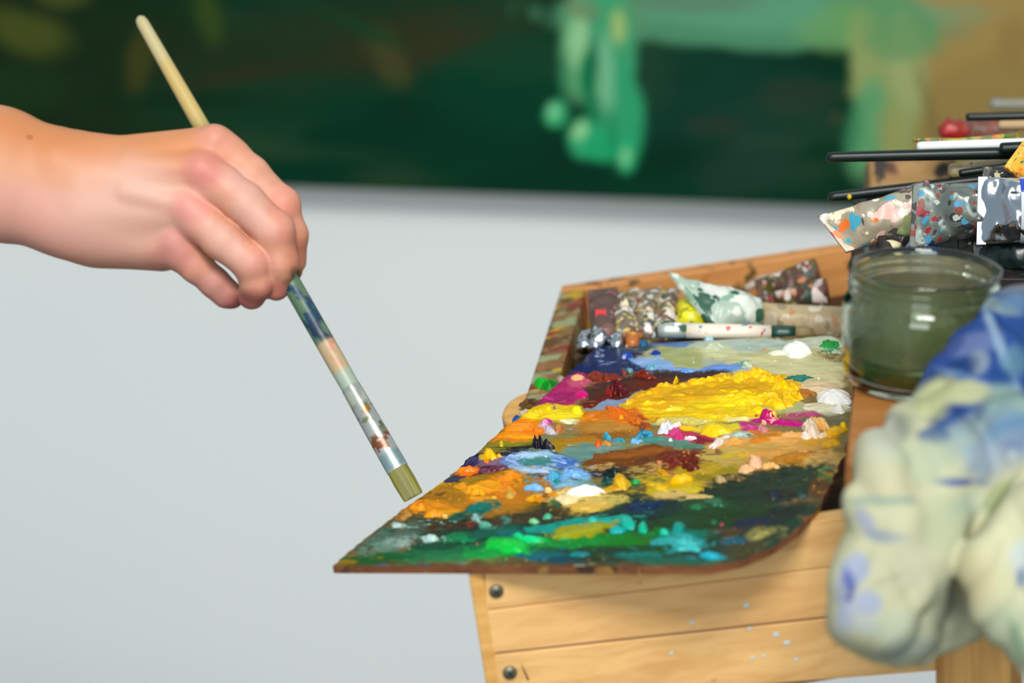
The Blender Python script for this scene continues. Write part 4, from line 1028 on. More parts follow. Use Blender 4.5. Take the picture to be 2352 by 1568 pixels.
# ------------------------------------------------------------------ brush in the hand
b_top, b_tip = at(319, 38, 1.475), at(948, 1138, 1.385)
brush = thing('paintbrush', 'long flat paintbrush with paint-stained handle and olive bristles held in the hand', 'paintbrush', b_tip)
bd, bs, bt_, BLn = frame_dir(b_tip, b_top)
bs = CR - bd * (CR @ bd); bs /= np.linalg.norm(bs); bt_ = np.cross(bs, bd)


def brush_loft(name, ts, ra, rb, mat, colfn=None, nseg=24, parent=brush, dense=True):
    ts, ra, rb = map(np.array, (ts, ra, rb))
    if dense:
        t2 = np.linspace(ts[0], ts[-1], 160)
        ra, rb, ts = np.interp(t2, ts, ra), np.interp(t2, ts, rb), t2
    C = b_tip + bd * (ts * BLn)[:, None]
    V, Fc = loft(C, bs, bt_, ra, rb, nseg)
    col = colfn(np.repeat(ts, nseg), np.tile(np.arange(nseg) / nseg, len(ts))) if colfn else None
    return mesh_obj(name, V, Fc, mat, parent, col=col)


def handle_col(t, a):
    c = np.tile(lin('#c4b67e'), (len(t), 1))
    mixn = fbm(t * 40, np.cos(a * 6.28) * 1.3, np.sin(a * 6.28) * 1.3, 301, 3)

    def band(t0, t1, h, soft=.012, thr=-0.9):
        nonlocal c
        w = (smooth01((t - t0) / soft + .5) * smooth01((t1 - t) / soft + .5) * smooth01((mixn - thr) / .15 + .5))[:, None]
        c = c * (1 - w) + lin(h) * w
    band(.90, 1.1, '#cabb88'); band(.76, .90, '#d0b46c', .05); band(.78, .80, '#c88a54', .03, .1); band(.60, .76, '#b09a48', .05)
    band(.30, .56, '#5c7a5c', .02); band(.46, .56, '#3c6a48', .03, .1); band(.46, .53, '#8a9060', .04, .12); band(.34, .46, '#7c9470', .02, .2); band(.32, .44, '#0c3c58', .02, .0); band(.36, .40, '#1c6a90', .02, .35)
    band(.30, .345, '#14304c', .01, .05); band(.475, .485, '#2c2c54', .01, .2); band(.24, .305, '#c4aa80', .01); band(.255, .30, '#d88868', .01, .2); band(.26, .29, '#e8e4d8', .01, .35); band(.20, .245, '#a8b8a4', .01)
    return c * .72


M_handle = mat_col('stained_handle', 0.4, 600, 0.08)
brush_loft('handle', [.19, .26, .40, .55, .75, .93, .985, .997, 1.0], [.0054, .0058, .0058, .0056, .0050, .0041, .0038, .0028, .001], [.0054, .0058, .0058, .0056, .0050, .0041, .0038, .0028, .001], M_handle, handle_col)


def ferr_col(t, a):
    c = np.tile(lin('#b4b8b4'), (len(t), 1))
    mixn = fbm(t * 60, np.cos(a * 6.28) * 1.5, np.sin(a * 6.28) * 1.5, 311, 3)
    for t0, t1, h, thr in ((.055, .085, '#8ca4a4', -.9), (.085, .12, '#8c4c24', .12), (.12, .21, '#7c8c60', .15), (.15, .17, '#c06a24', .3), (.18, .21, '#c8d0b8', .0), (.13, .16, '#3a3c28', .32)):
        w = (smooth01((t - t0) / .01 + .5) * smooth01((t1 - t) / .01 + .5) * smooth01((mixn - thr) / .12 + .5))[:, None]
        c = c * (1 - w) + lin(h) * w
    return c * .62


M_ferr = mat_col('smeared_ferrule', 0.28, 600, 0.05)
M_ferr.node_tree.nodes['Principled BSDF'].inputs['Metallic'].default_value = 0.3
brush_loft('ferrule', [.052, .06, .12, .19, .215], [.0066, .0066, .0064, .0060, .0058], [.0030, .0030, .0042, .0058, .0058], M_ferr, ferr_col)


def bris_col(t, a):
    n_ = vnoise(a * 60, t * 8, None, 321)
    return lin('#6e6a1c')[None] * (1 + .55 * n_)[:, None]


M_bris = mat_col('olive_bristles', 0.55)
brush_loft('bristles', [-.003, 0.0, .03, .054], [.0058, .0062, .0066, .0063], [.0009, .0012, .0024, .0027], M_bris, bris_col, nseg=60)
M_collar = mat_plain('ferrule_metal', '#8c8c84', 0.35, 0.9)

# ------------------------------------------------------------------ jar on its wooden shelf
JD = 1.18
jb = at(2110, 880, JD)                           # centre of the jar's foot


def on_level(u, v, z):
    r = ray(u, v)
    return CAM + r * ((z - CAM[2]) / r[2])


M_shelf = mat_wood('shelf_wood', '#a06a34', '#8a5424', ('#5a3a20',), 0.25, 26.0)
q4 = np.array([on_level(*p, jb[2]) for p in ((1966, 846), (1943, 1058), (2420, 1062), (2420, 800))])
V = np.concatenate([q4 - np.array([0, 0, 0.016]), q4])
Fc = [(3, 2, 1, 0), (4, 5, 6, 7), (0, 1, 5, 4), (1, 2, 6, 5), (2, 3, 7, 6), (3, 0, 4, 7)]
bevel(mesh_obj('shelf', V, Fc, M_shelf, easel, tc=V - jb, smooth=False), 0.0015)
# two cleats carry the shelf down to the box
for du in (0.03, 0.13):
    c = q4[1] + (q4[2] - q4[1]) / np.linalg.norm(q4[2] - q4[1]) * (du + 0.03) + np.array([0, 0.05, 0])
    V, Fc, T = box_frame(c - np.array([0, 0, 0.016]), CR, np.array([0, 1.0, 0]), np.array([0, 0, 1.0]), (-.008, .008), (-.02, .05), (-0.05, 0.0))
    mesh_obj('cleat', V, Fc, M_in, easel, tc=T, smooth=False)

jar = thing('glass_jar', 'open glass jar with greenish residue standing in front of the paint tubes', 'jar', jb)
prof_o = [(0.0, .0015), (.024, .0012), (.030, 0.0), (.0335, .002), (.0368, .0075), (.0380, .014), (.0385, .030), (.0386, .0395), (.0378, .0425), (.0358, .0450), (.0352, .0465), (.0358, .0480),
          (.0366, .0490), (.0358, .0502), (.0358, .0520), (.0366, .0530), (.0358, .0542), (.0360, .0560), (.0368, .0575), (.0366, .0588), (.0356, .0592)]
prof_i = [(.0342, .0588), (.0338, .0560), (.0336, .0480), (.0342, .0450), (.0356, .0415), (.0362, .0380), (.0362, .014), (.0345, .0085), (.0310, .0055), (.022, .0048), (0.0, .0048)]


def lathe(c, prof, nseg=64):
    th = np.linspace(0, 2 * np.pi, nseg, endpoint=False)
    V, Fc = [], []
    for r, z in prof:
        V.append(np.stack([c[0] + np.cos(th) * max(r, 1e-5), c[1] + np.sin(th) * max(r, 1e-5), np.full(nseg, c[2] + z)], 1))
    for i in range(len(prof) - 1):
        for j in range(nseg):
            a = i * nseg + j; b = i * nseg + (j + 1) % nseg
            Fc.append((a, b, b + nseg, a + nseg))
    return np.concatenate(V), Fc


def mat_glass(name, hx, rough, trans=1.0, ior=1.45, mixw=0.0, hx2=None):
    m, nt, b = new_mat(name)
    b.inputs['Base Color'].default_value = rgba(hx)
    b.inputs['Roughness'].default_value = rough
    b.inputs['Transmission Weight'].default_value = trans
    b.inputs['IOR'].default_value = ior
    return m


V, Fc = lathe(jb, prof_o + prof_i)
mesh_obj('glass_body', V, Fc, mat_glass('jar_glass', '#dcebd6', 0.06), jar)
V, Fc = lathe(jb, [(0.0, .0052), (.022, .0052), (.0308, .0060), (.0342, .0090), (.0358, .0145), (.0358, .0175), (.030, .0178), (0.0, .0178)])
m_med = mat_plain('murky_medium', '#5c6a22', 0.25, hx2='#4a5220', scale=80)
m_med.node_tree.nodes['Principled BSDF'].inputs['Transmission Weight'].default_value = 0.35
mesh_obj('murky_medium', V, Fc, m_med, jar)
# cloudy paint film left on the inside wall
film_m, nt, b = new_mat('residue_film')
b.inputs['Base Color'].default_value = rgba('#7e7a5c'); b.inputs['Roughness'].default_value = 0.6
nzn = N(nt, 'ShaderNodeTexNoise'); nzn.inputs['Scale'].default_value = 70; nzn.inputs['Detail'].default_value = 4
tcn = N(nt, 'ShaderNodeTexCoord'); nt.links.new(tcn.outputs['Object'], nzn.inputs['Vector'])
rp = N(nt, 'ShaderNodeValToRGB'); rp.color_ramp.elements[0].position = .25; rp.color_ramp.elements[0].color = (.4, .4, .4, 1)
rp.color_ramp.elements[1].position = .75; rp.color_ramp.elements[1].color = (.85, .85, .85, 1)
nt.links.new(nzn.outputs['Fac'], rp.inputs['Fac']); nt.links.new(rp.outputs['Color'], b.inputs['Alpha'])
V, Fc = lathe(jb, [(.03555, .0185), (.0356, .037), (.0350, .0415), (.0333, .0455), (.0329, .050), (.0331, .056)])
mesh_obj('residue_film', V, Fc, film_m, jar)

# ------------------------------------------------------------------ rag


def rl(pts, k):
    for a, b in zip(pts[:-1], pts[1:]):
        rf.add(camco(*a[:3]), a[3] * 0.001, camco(*b[:3]), b[3] * 0.001, k * 0.001)


rf = Field((0.125, -0.155, 0.985), (0.275, 0.045, 1.165), 0.0016)
# bunched upper part that leans on the jar
rl([(2440, 690, 1.135, 17), (2330, 745, 1.115, 17), (2255, 810, 1.105, 15), (2190, 850, 1.105, 12)], 8)
rl([(2440, 800, 1.105, 20), (2300, 850, 1.09, 17), (2190, 880, 1.095, 13), (2125, 930, 1.095, 10)], 7)
# cream hump over the shelf edge
rl([(2062, 1052, 1.055, 17), (2120, 985, 1.075, 16), (2220, 940, 1.08, 15), (2330, 985, 1.07, 17), (2440, 1040, 1.07, 18)], 6)
# left hanging lobe
rl([(2040, 1085, 1.045, 17), (2040, 1200, 1.038, 20), (2022, 1330, 1.034, 20), (2022, 1410, 1.034, 20), (2065, 1465, 1.04, 13)], 9)
rl([(2180, 1060, 1.055, 20), (2130, 1200, 1.048, 20), (2100, 1320, 1.042, 18), (2110, 1440, 1.045, 15)], 9)
rl([(2280, 1040, 1.06, 18), (2230, 1150, 1.056, 14), (2180, 1260, 1.056, 11)], 8)
# shaded inner sheet between the lobes
rl([(2190, 1330, 1.075, 12), (2180, 1400, 1.07, 13), (2150, 1450, 1.06, 12), (2215, 1440, 1.07, 10)], 6)
rl([(2030, 1470, 1.05, 9), (2120, 1490, 1.052, 8), (2190, 1478, 1.06, 7)], 5)
# right lobe
rl([(2440, 1110, 1.045, 20), (2360, 1200, 1.036, 18), (2285, 1310, 1.032, 17), (2310, 1390, 1.03, 17), (2400, 1480, 1.026, 18), (2460, 1560, 1.025, 15)], 5)
rl([(2440, 1200, 1.03, 22), (2420, 1400, 1.024, 22)], 8)
# wrinkles
ax = rf.ax
gx, gy, gz = np.meshgrid(*ax, indexing='ij')
near = np.abs(rf.f) < 0.012
wr = np.zeros_like(rf.f)
X_, Y_, Z_ = gx[near], gy[near], gz[near]
wr[near] = 0.0036 * (1 - 2 * np.abs(vnoise((X_ + 0.45 * Y_) / 0.022, (Y_ - .4 * X_) / 0.055, Z_ / 0.035, 401))) + 0.0015 * (1 - 2 * np.abs(vnoise((X_ - .6 * Y_) / 0.014, Y_ / 0.03, Z_ / 0.02, 402)))
rf.f = rf.f + wr
Wr, Qr = rf.mesh()
ru_, rv_ = proj(Wr)
base = np.tile(lin('#cfd2a4'), (len(Wr), 1)) * (1 + .1 * fbm(ru_ / 70, rv_ / 70, None, 411, 3))[:, None]
RS = [(2300, 790, 260, 150, -30, '#1d4f9c', .4), (2330, 640, 60, 40, 0, '#b09a50', .8, .5), (2290, 700, 60, 16, 20, '#8aa8a0', .8, .9), (2330, 690, 40, 30, 0, '#5c86a8', .8, .8), (2230, 790, 70, 26, -12, '#6f86c0', .8, .9), (2180, 800, 50, 20, -40, '#2c4c98', .8, .8),
      (2295, 790, 12, 110, -22, '#8fb4d0', .8, .9), (2250, 830, 22, 30, 10, '#8ca4b8', .8, .9), (2330, 830, 30, 40, 0, '#5a90a8', .8, .8), (2170, 870, 80, 30, -30, '#0f3c78', .7, .9), (2220, 870, 90, 12, 20, '#5a84b8', .8, .8), (2270, 920, 90, 16, 22, '#3c6496', .8, .8),
      (2300, 870, 30, 24, 0, '#0f4c94', .8, .8), (2320, 930, 60, 40, 30, '#8cb4a4', .8, .9), (2140, 915, 60, 40, -40, '#c8d08c', .8, .9), (2200, 900, 80, 26, 0, '#c4cc90', .8, .9), (2060, 985, 40, 40, -30, '#6c7c78', .9, .7),
      (2250, 990, 110, 40, -30, '#8fb0b4', .9, .8), (2330, 1010, 60, 60, 0, '#4c84b8', .8, .8), (2140, 1000, 36, 20, 0, '#3a6aa4', .8, .85), (2300, 1060, 60, 34, -40, '#1c5cae', .8, .85), (2326, 1044, 12, 12, 0, '#8cb4d0', .8, .9), (2260, 1060, 50, 40, 0, '#8cb0d4', .9, .7),
      (2195, 1106, 46, 10, 2, '#3c5cac', .8, .9), (2265, 1110, 26, 9, 10, '#3c74bc', .8, .9), (2230, 1160, 50, 30, -20, '#a8c8b4', .9, .7), (2110, 1060, 90, 50, 0, '#bccda8', .9, .8), (2020, 1000, 40, 60, 0, '#c8ceb8', .9, .8), (2040, 1100, 60, 40, 0, '#d4d2a4', .9, .8),
      (2030, 1150, 80, 12, 0, '#9ab4a0', .8, .8), (1990, 1200, 20, 40, -30, '#9ca8c4', .9, .8), (2040, 1232, 50, 14, 6, '#96a8b8', .8, .8), (2100, 1290, 60, 70, 0, '#d0d4ac', .9, .7), (2170, 1200, 60, 60, 0, '#bccca0', .9, .6),
      (1965, 1310, 34, 40, 20, '#a4b4d4', .6, .9), (1990, 1385, 34, 34, 0, '#a8b8d4', .6, .9), (1938, 1360, 20, 60, 0, '#98a8c8', .8, .8), (1952, 1340, 14, 34, -15, '#5c6cb4', .8, .9), (1950, 1374, 10, 10, 0, '#3440a0', .8, .95), (1945, 1420, 24, 40, 10, '#aab8d0', .8, .8), (1990, 1440, 24, 20, 0, '#b4c4d8', .9, .6),
      (2040, 1330, 60, 6, -22, '#b0b890', .9, .6), (2000, 1480, 60, 20, 30, '#ccd0a0', .9, .8), (2080, 1490, 70, 24, -10, '#a0b8a8', .9, .8), (2180, 1400, 40, 90, 0, '#5c7c70', .9, .5), (2060, 1440, 60, 40, 0, '#b8ccb0', .9, .6),  # dark stroke in the gap between lobes puts fold shade into the colour
      (2330, 1200, 90, 150, 0, '#dde0b0', .9, .8), (2240, 1330, 50, 60, 0, '#d8cf98', .9, .8), (2350, 1280, 30, 40, 0, '#c4d8d8', .9, .8), (2345, 1325, 12, 24, 0, '#5c80b8', .8, .8), (2320, 1450, 60, 60, 0, '#b4c8a0', .9, .8), (2290, 1140, 50, 20, -55, '#8ca05c', .9, .7), (2340, 1480, 16, 60, -20, '#6c9470', .9, .7)]
colr = paint(ru_, rv_, base, RS, warp=0.2, seed=415, fine=(24, 24), coarse=(60, 60))
lr_ = (colr @ np.array([.3, .5, .2]))[:, None]
colr = (lr_ + (colr - lr_) * 0.85) * 0.58 * np.array([1.04, 1.0, 1.0])
M_rag = mat_col('printed_cotton', 0.9, 1500, 0.15, spec=0.1)
rag = mesh_obj('rag', Wr, Qr, M_rag, None, col=colr)
tag(rag, 'crumpled cream and blue patterned cloth draped over the shelf edge beside the glass jar', 'cloth')
smm = rag.modifiers.new('smooth', 'SMOOTH'); smm.factor = 0.5; smm.iterations = 2

# ------------------------------------------------------------------ paint tubes
SPL = ['#d8d0c0', '#b03a2c', '#c8a890', '#2c5a8c', '#e8e0d8', '#6a6a3a', '#d87a30', '#3c2c24']
M_cream = mat_splat('spattered_cream', '#b0a48c', ['#ddd2b0', '#d86a20', '#b8281c', '#e8e0d0', '#3c98b0', '#8c7a64', '#e0b0a4', '#4c4840'], 62, .6, 0.2, .45, '#8c8270')
M_grey = mat_splat('spattered_aluminium', '#848c84', ['#2c2a28', '#98a49c', '#8c1c24', '#3c84a8', '#4c4440', '#a8b0a4', '#7a3a24', '#2c2c30', '#8a8248'], 95, .55, 0.6, .32, '#565c54')
M_dark = mat_splat('spattered_black', '#1c1a18', ['#4c1418', '#2c2c24', '#8c8a50', '#1c1c1c', '#3c3028', '#b8b48c'], 110, .36, 0.0, .35, '#2c2824')
M_green = mat_splat('olive_stained', '#7c8a50', ['#8c9a60', '#5c7a30', '#a8a880', '#4c6a2c', '#6c5c48'], 80, .5, 0.2, .4, '#98a070')
M_silver = mat_plain('bright_aluminium', '#c4c8cc', 0.2, 1.0, hx2='#a8acb2', scale=40, bump=0.25)
M_brown = mat_splat('maroon_stained', '#5c4238', ['#6c4a40', '#8c5450', '#4a342c', '#a87068', '#503a34'], 60, .5, 0.1, .5, '#4a3630')
M_mess = mat_splat('many_coloured_crust', '#7c6c54', ['#c8b8a0', '#5c3c2c', '#b0b8b0', '#8c3c2c', '#d8c8a0', '#4c4c30', '#a89c40', '#e0d4cc', '#3c4438'], 105, .75, 0.0, .45, '#5c4c3c')
M_mess2 = mat_splat('dark_many_coloured_crust', '#5a3a24', ['#8c2018', '#c8b8b0', '#5c5a20', '#3c2418', '#b87844', '#2c4030', '#a8a4a0', '#4a2a1c'], 90, .7, 0.0, .45, '#3c281c')
M_gw = mat_splat('green_smeared_white', '#b4beb0', ['#3c6a50', '#c8ccc0', '#7c9c84', '#2c5440', '#d0d4c8'], 42, .62, 0.0, .35, '#8ca490')
M_tan = mat_splat('tan_stained', '#b8a480', ['#c4b498', '#b07840', '#8c7c5c', '#d0c4ac'], 40, .5, 0.0, .45, '#a08a60')
M_orange = mat_splat('orange_label', '#e0a030', ['#e8ac3c', '#d88820', '#2c6a50', '#c85a20', '#e8d8b0'], 150, .45, 0.0, .35, '#d89428')
M_yel = mat_splat('yellow_stained', '#d8d000', ['#e0d808', '#b8b000', '#8c8c08', '#d8c81c'], 60, .5, 0.0, .4, '#c8c000')
M_cap = mat_plain('black_cap', '#141414', 0.4)
M_capw = mat_plain('cream_cap', '#d8d0a8', 0.45, hx2='#c8bc90')


def tube(label, A, W, B, R, mat, group=None, crumple=1.0, crimp=True, cap=None, seed=1, mat_crimp=None, thick=0.0009, flat_to=0.55, name='paint_tube', n=34, nseg=44):
    """crushed paint tube: flat crimped end at A (half width vector W), round shoulder of radius R at B"""
    A, W, B = np.array(A), np.array(W), np.array(B)
    L = np.linalg.norm(B - A); d = (B - A) / L
    w0 = np.linalg.norm(W)
    wd = W / w0 - d * ((W / w0) @ d); wd /= np.linalg.norm(wd)
    td = np.cross(d, wd)
    root = thing(name, label, 'paint tube', np.array([*(0.5 * (A + B))[:2], min(A[2], B[2]) - R]), group)
    t = np.linspace(0, 1, n)
    k = smooth01(t / 1.0)
    ra = w0 + (R - w0) * smooth01(t)
    rb = thick + (R - thick) * smooth01(t / max(flat_to, .05)) ** 0.9
    # keep the crimped edge where W says, easing to a square section further on
    ctr = A + (B - A) * t[:, None]
    skew = (W - wd * (W @ wd)) / w0
    th = np.linspace(0, 2 * np.pi, nseg, endpoint=False)
    cs, sn = np.cos(th), np.sin(th)
    pw = 0.75
    cx = np.sign(cs) * np.abs(cs) ** pw
    V = []
    for i in range(n):
        skw = skew * (1 - smooth01(t[i] / .5))
        ring = ctr[i] + cx[:, None] * (wd * ra[i] + skw * ra[i]) + (sn * rb[i])[:, None] * td
        V.append(ring)
    V = np.concatenate(V)
    Tn = np.repeat(t, nseg)
    q = (V - A) / 0.011
    nz1 = 1 - 2 * np.abs(vnoise(q[:, 0] + seed * 3.1, q[:, 1], q[:, 2], seed))
    nz2 = 1 - 2 * np.abs(vnoise(q[:, 0] * 2.1, q[:, 1] * 2.1 + seed, q[:, 2] * 2.1, seed + 4))
    amp = crumple * 0.0016 * np.sin(np.clip(Tn * 1.15, 0, 1) * np.pi) ** .6
    side = np.tile(np.sign(sn) * np.abs(sn) ** .5, n)
    V = V + td * ((nz1 * .9 + nz2 * .5) * amp * side)[:, None]
    Fc = []
    for i in range(n - 1):
        for j in range(nseg):
            a, b_ = i * nseg + j, i * nseg + (j + 1) % nseg
            Fc.append((a, b_, b_ + nseg, a + nseg))
    Fc.append(tuple(range(nseg))[::-1]); Fc.append(tuple((n - 1) * nseg + j for j in range(nseg)))
    body = mesh_obj('body', V, Fc, mat, root)
    if crimp:
        sk = skew * w0
        Vc, Fcc, T = box_frame(A, (wd * w0 + sk), d, td, (-1.02, 1.02), (-0.0012, 0.0042), (-thick * 1.5, thick * 1.5))
        bevel(mesh_obj('crimp', Vc, Fcc, mat_crimp or mat, root, smooth=False), 0.0003)
    if cap is not None:
        Vc, Fcc = loft(np.array([B, B + d * R * .35, B + d * R * .45, B + d * R * .5, B + d * R * 1.5]), wd, td, [R, R * .6, R * .5, R * .62, R * .55], [R, R * .6, R * .5, R * .62, R * .55], 20)
        mesh_obj('cap', Vc, Fcc, cap, root)
    return root


def ptube(label, a, w, b, d0, d1, R, mat, dw=0.0, **kw):
    A = at(a[0], a[1], d0); B = at(b[0], b[1], d1)
    Wv_ = at(a[0] + w[0], a[1] + w[1], d0 + dw) - A
    return tube(label, A, Wv_, B, R, mat, **kw)


G1 = 'paint tubes in the back of the box'
G2 = 'paint tubes piled beside the brushes'
# in the tray behind the palette
t1 = ptube('crushed maroon-brown paint tube with a small red square in the box tray', (1384, 668), (34, -4), (1390, 782), 1.53, 1.475, .0085, M_brown, group=G1, seed=3, crumple=1.2)
c_ = at(1380, 722, 1.4855)
V, Fc, T = box_frame(c_, CR, (0.9 * CU + .43 * CF), np.cross(CR, 0.9 * CU + .43 * CF), (-.0033, .0033), (-.0028, .0028), (-.003, .001))
mesh_obj('red_patch', V, Fc, mat_plain('red_patch', '#c40410', 0.4), t1, smooth=False)
ptube('paint-crusted tube standing beside the maroon-brown tube', (1440, 672), (26, -6), (1436, 784), 1.53, 1.475, .0085, M_mess, group=G1, seed=5, crumple=1.3)
ptube('pale crusted tube in the middle of the tray', (1490, 668), (26, -4), (1484, 778), 1.53, 1.475, .0085, M_mess, group=G1, seed=7, crumple=1.3)
ptube('crusted tube leaning next to the yellow-stained one', (1535, 668), (24, -4), (1528, 780), 1.53, 1.46, .008, M_mess, group=G1, seed=9, crumple=1.3)
ptube('bright yellow-stained tube under the green-smeared tube', (1580, 694), (28, -4), (1588, 748), 1.51, 1.475, .009, M_yel, group=G1, seed=11, crumple=1.0)
ptube('large white tube smeared with dark green in the box tray', (1592, 694), (-48, -50), (1730, 730), 1.475, 1.49, .0125, M_gw, dw=0.004, group=G1, seed=13, crumple=2.0, flat_to=.9)
ptube('tan stained tube lying behind the palette next to the jar', (1738, 734), (-2, -40), (1950, 748), 1.492, 1.48, .0115, M_tan, group=G1, seed=15, crumple=1.0, flat_to=.3, crimp=False)
ptube('dark crusted tube with red marks at the back of the tray', (1742, 668), (-6, -26), (1880, 628), 1.56, 1.55, .010, M_mess2, group=G1, seed=17, crumple=1.3)
ptube('dark crusted tube lying along the back of the tray', (1770, 694), (-4, -22), (1900, 672), 1.53, 1.52, .0095, M_mess2, group=G1, seed=19, crumple=1.3)
ptube('small silver crushed tube at the left end of the tray', (1346, 764), (12, -4), (1340, 800), 1.485, 1.465, .0042, M_silver, group=G1, seed=21, crumple=2.5)
ptube('small bright silver tube beside the maroon-brown tube', (1380, 762), (17, 9), (1366, 802), 1.475, 1.46, .0045, M_silver, group=G1, seed=23, crumple=2.5)
ptube('small silver tube in front of the crusted tubes', (1412, 770), (17, -8), (1420, 800), 1.47, 1.455, .0042, M_silver, group=G1, seed=25, crumple=2.5)
ptube('small rust-orange stained tube in front of the crusted tubes', (1455, 768), (20, 2), (1452, 796), 1.47, 1.455, .004, mat_splat('rust_stained', '#a85c14', ['#b8701c', '#c8a018', '#8c3c10', '#d8c8a0'], 90, .5), group=G1, seed=27, crumple=1.0)

# dark tray that carries the pile on the right
tb = at(2165, 612, 1.36)
tray = thing('dark_tray', 'dark paint-blackened wooden tray under the pile of tubes behind the jar', 'tray', tb - np.array([0, 0, 0.09]))
M_tray = mat_splat('blackened_wood', '#1a1512', ['#2c2018', '#16120e', '#3c3020', '#243024'], 60, .4, 0, .6, '#0f0d0b')
X0 = tb[0] - 0.036
TW = .135
for nm, x, y, z in (('base', (X0, X0 + TW), (tb[1] - .05, tb[1] + .11), (tb[2] - .115, tb[2] + .008)), ('side', (X0, X0 + .005), (tb[1] - .05, tb[1] + .11), (tb[2] + .008, tb[2] + .016)),
                    ('side', (X0 + TW - .005, X0 + TW), (tb[1] - .05, tb[1] + .11), (tb[2] + .008, tb[2] + .016)), ('side', (X0 + .005, X0 + TW - .005), (tb[1] + .105, tb[1] + .11), (tb[2] + .008, tb[2] + .016))):
    V, Fc, T = box_frame(np.zeros(3), CR, np.array([0, 1.0, 0]), np.array([0, 0, 1.0]), x, y, z)
    bevel(mesh_obj(nm, V, Fc, M_tray, tray, smooth=False), .001)

ptube('cream crushed tube with orange and red spots jutting past the tray', (1915, 537), (31, 38), (2120, 478), 1.375, 1.37, .0125, M_cream, dw=-.004, group=G2, seed=31, crumple=1.6)
ptube('whitish speckled tube lying under the lower black brush', (2010, 478), (-6, -18), (2140, 446), 1.40, 1.39, .009, mat_splat('white_speckle', '#5c5450', ['#d8c8c4', '#8c7c7c', '#e0dcd8', '#c86a74', '#b0a49c', '#4c4844'], 95, .6), group=G2, seed=33, crumple=1.2)
ptube('olive-green stained tube between the cream tube and the grey tube', (2048, 518), (8, 26), (2170, 512), 1.365, 1.36, .0095, M_green, group=G2, seed=35, crumple=1.3)
ptube('grey aluminium tube spattered with many colours and broad flat end', (2097, 500), (-5, 72), (2300, 470), 1.335, 1.335, .014, M_grey, group=G2, seed=37, crumple=2.0, flat_to=.8)
ptube('black spattered tube between the grey tube and the silver tube', (2200, 520), (6, 50), (2330, 470), 1.35, 1.35, .015, M_dark, group=G2, seed=39, crumple=1.5)
sv = ptube('shiny silver tube with a white lettered label on the pile', (2249, 484), (-2, 77), (2470, 482), 1.322, 1.315, .0165, M_silver, group=G2, seed=41, crumple=2.2, flat_to=.6, mat_crimp=M_silver)
# lettered paper label wrapped round the silver tube, and the amber blot on the metal
M_label = mat_plain('label_paper', '#d4dadb', 0.5, hx2='#ccd4d8')
M_label_b = mat_plain('label_blue', '#1c3aa8', 0.45)
M_ink = mat_plain('black_ink', '#101010', 0.6)
sa, sb_ = at(2249, 484, 1.322), at(2470, 482, 1.315)
sd = (sb_ - sa) / np.linalg.norm(sb_ - sa)
up_ = CU - sd * (CU @ sd); up_ /= np.linalg.norm(up_); out_ = np.cross(sd, up_)
if out_ @ CF > 0:
    out_ = -out_


def label_strip(name, x0, x1, a0, a1, rad, mat, parent):
    xs_ = np.linspace(x0, x1, 6); an = np.linspace(math.radians(a0), math.radians(a1), 14)
    V = np.array([sa + sd * x + up_ * math.sin(a) * rad * 1.02 + out_ * math.cos(a) * rad for x in xs_ for a in an])
    o = mesh_obj(name, V, grid_faces(6, 14), mat, parent)
    so = o.modifiers.new('solid', 'SOLIDIFY'); so.thickness = .0003
    return o


label_strip('label', .0214, .052, -80, 80, .0178, M_label, sv)
label_strip('label_mark', .0212, .0262, 30, 62, .0184, M_label_b, sv)
cu = bpy.data.curves.new('lettering', 'FONT'); cu.body = 'OIL COLOUR'; cu.size = .0048; cu.extrude = .0001; cu.align_x = 'CENTER'
tmp = bpy.data.objects.new('tmp', cu); link(tmp)
dg = bpy.context.evaluated_depsgraph_get()
tm = bpy.data.meshes.new_from_object(tmp.evaluated_get(dg))
bpy.data.objects.remove(tmp)
tv = np.array([v.co[:] for v in tm.vertices]); tf = [tuple(p.vertices) for p in tm.polygons]
ang = -tv[:, 0] / .0188                              # the line runs down round the tube
Vt = sa + sd * (.0230 + tv[:, 1])[:, None] * 1.0 + up_ * (np.sin(ang) * .0186 * 1.02)[:, None] + out_ * (np.cos(ang) * .0186 + tv[:, 2])[:, None]
mesh_obj('lettering', Vt, tf, M_ink, sv, smooth=False)
cb = at(2312, 462, 1.322) + out_ * 0.0075
V, Fc = loft(np.array([cb + out_ * h for h in (-.002, .0004, .0011, .0014)]), sd, up_, [.0045, .0042, .0028, .0008], [.0034, .0032, .002, .0006], 18)
mesh_obj('amber_blot', V, Fc, mat_plain('amber_paint', '#a8650c', 0.3, hx2='#7c4408', scale=500), sv)
ptube('black tube with faint gold lettering lying behind the silver tube', (2262, 410), (0, 26), (2460, 404), 1.36, 1.355, .0085, M_dark, group=G2, seed=43, crumple=.5)
ptube('orange tube with green specks at the top of the pile', (2332, 356), (22, -30), (2440, 432), 1.345, 1.34, .012, M_orange, dw=.003, group=G2, seed=45, crumple=1.2)
ptube('dark green-black tube under the silver tube', (2240, 590), (0, 34), (2440, 585), 1.335, 1.33, .0125, mat_splat('green_black', '#0c1c18', ['#14241c', '#2c3830', '#0c1410', '#3c4c44'], 110, .35, 0, .3), group=G2, seed=47, crumple=1.0)
ptube('black dull tube below the cream crushed tube', (1988, 560), (2, 26), (2130, 560), 1.372, 1.37, .010, M_dark, group=G2, seed=49, crumple=.8)
ptube('deep blue tube standing behind the glass jar', (2082, 572), (22, -34), (2150, 610), 1.345, 1.34, .010, mat_plain('deep_blue_label', '#12387c', 0.4, hx2='#0c2c68'), group=G2, seed=51, crumple=.6)
V, Fc = rod(at(2030, 574, 1.355), at(2064, 582, 1.352), [.0058, .0066, .0066, .006], 24)
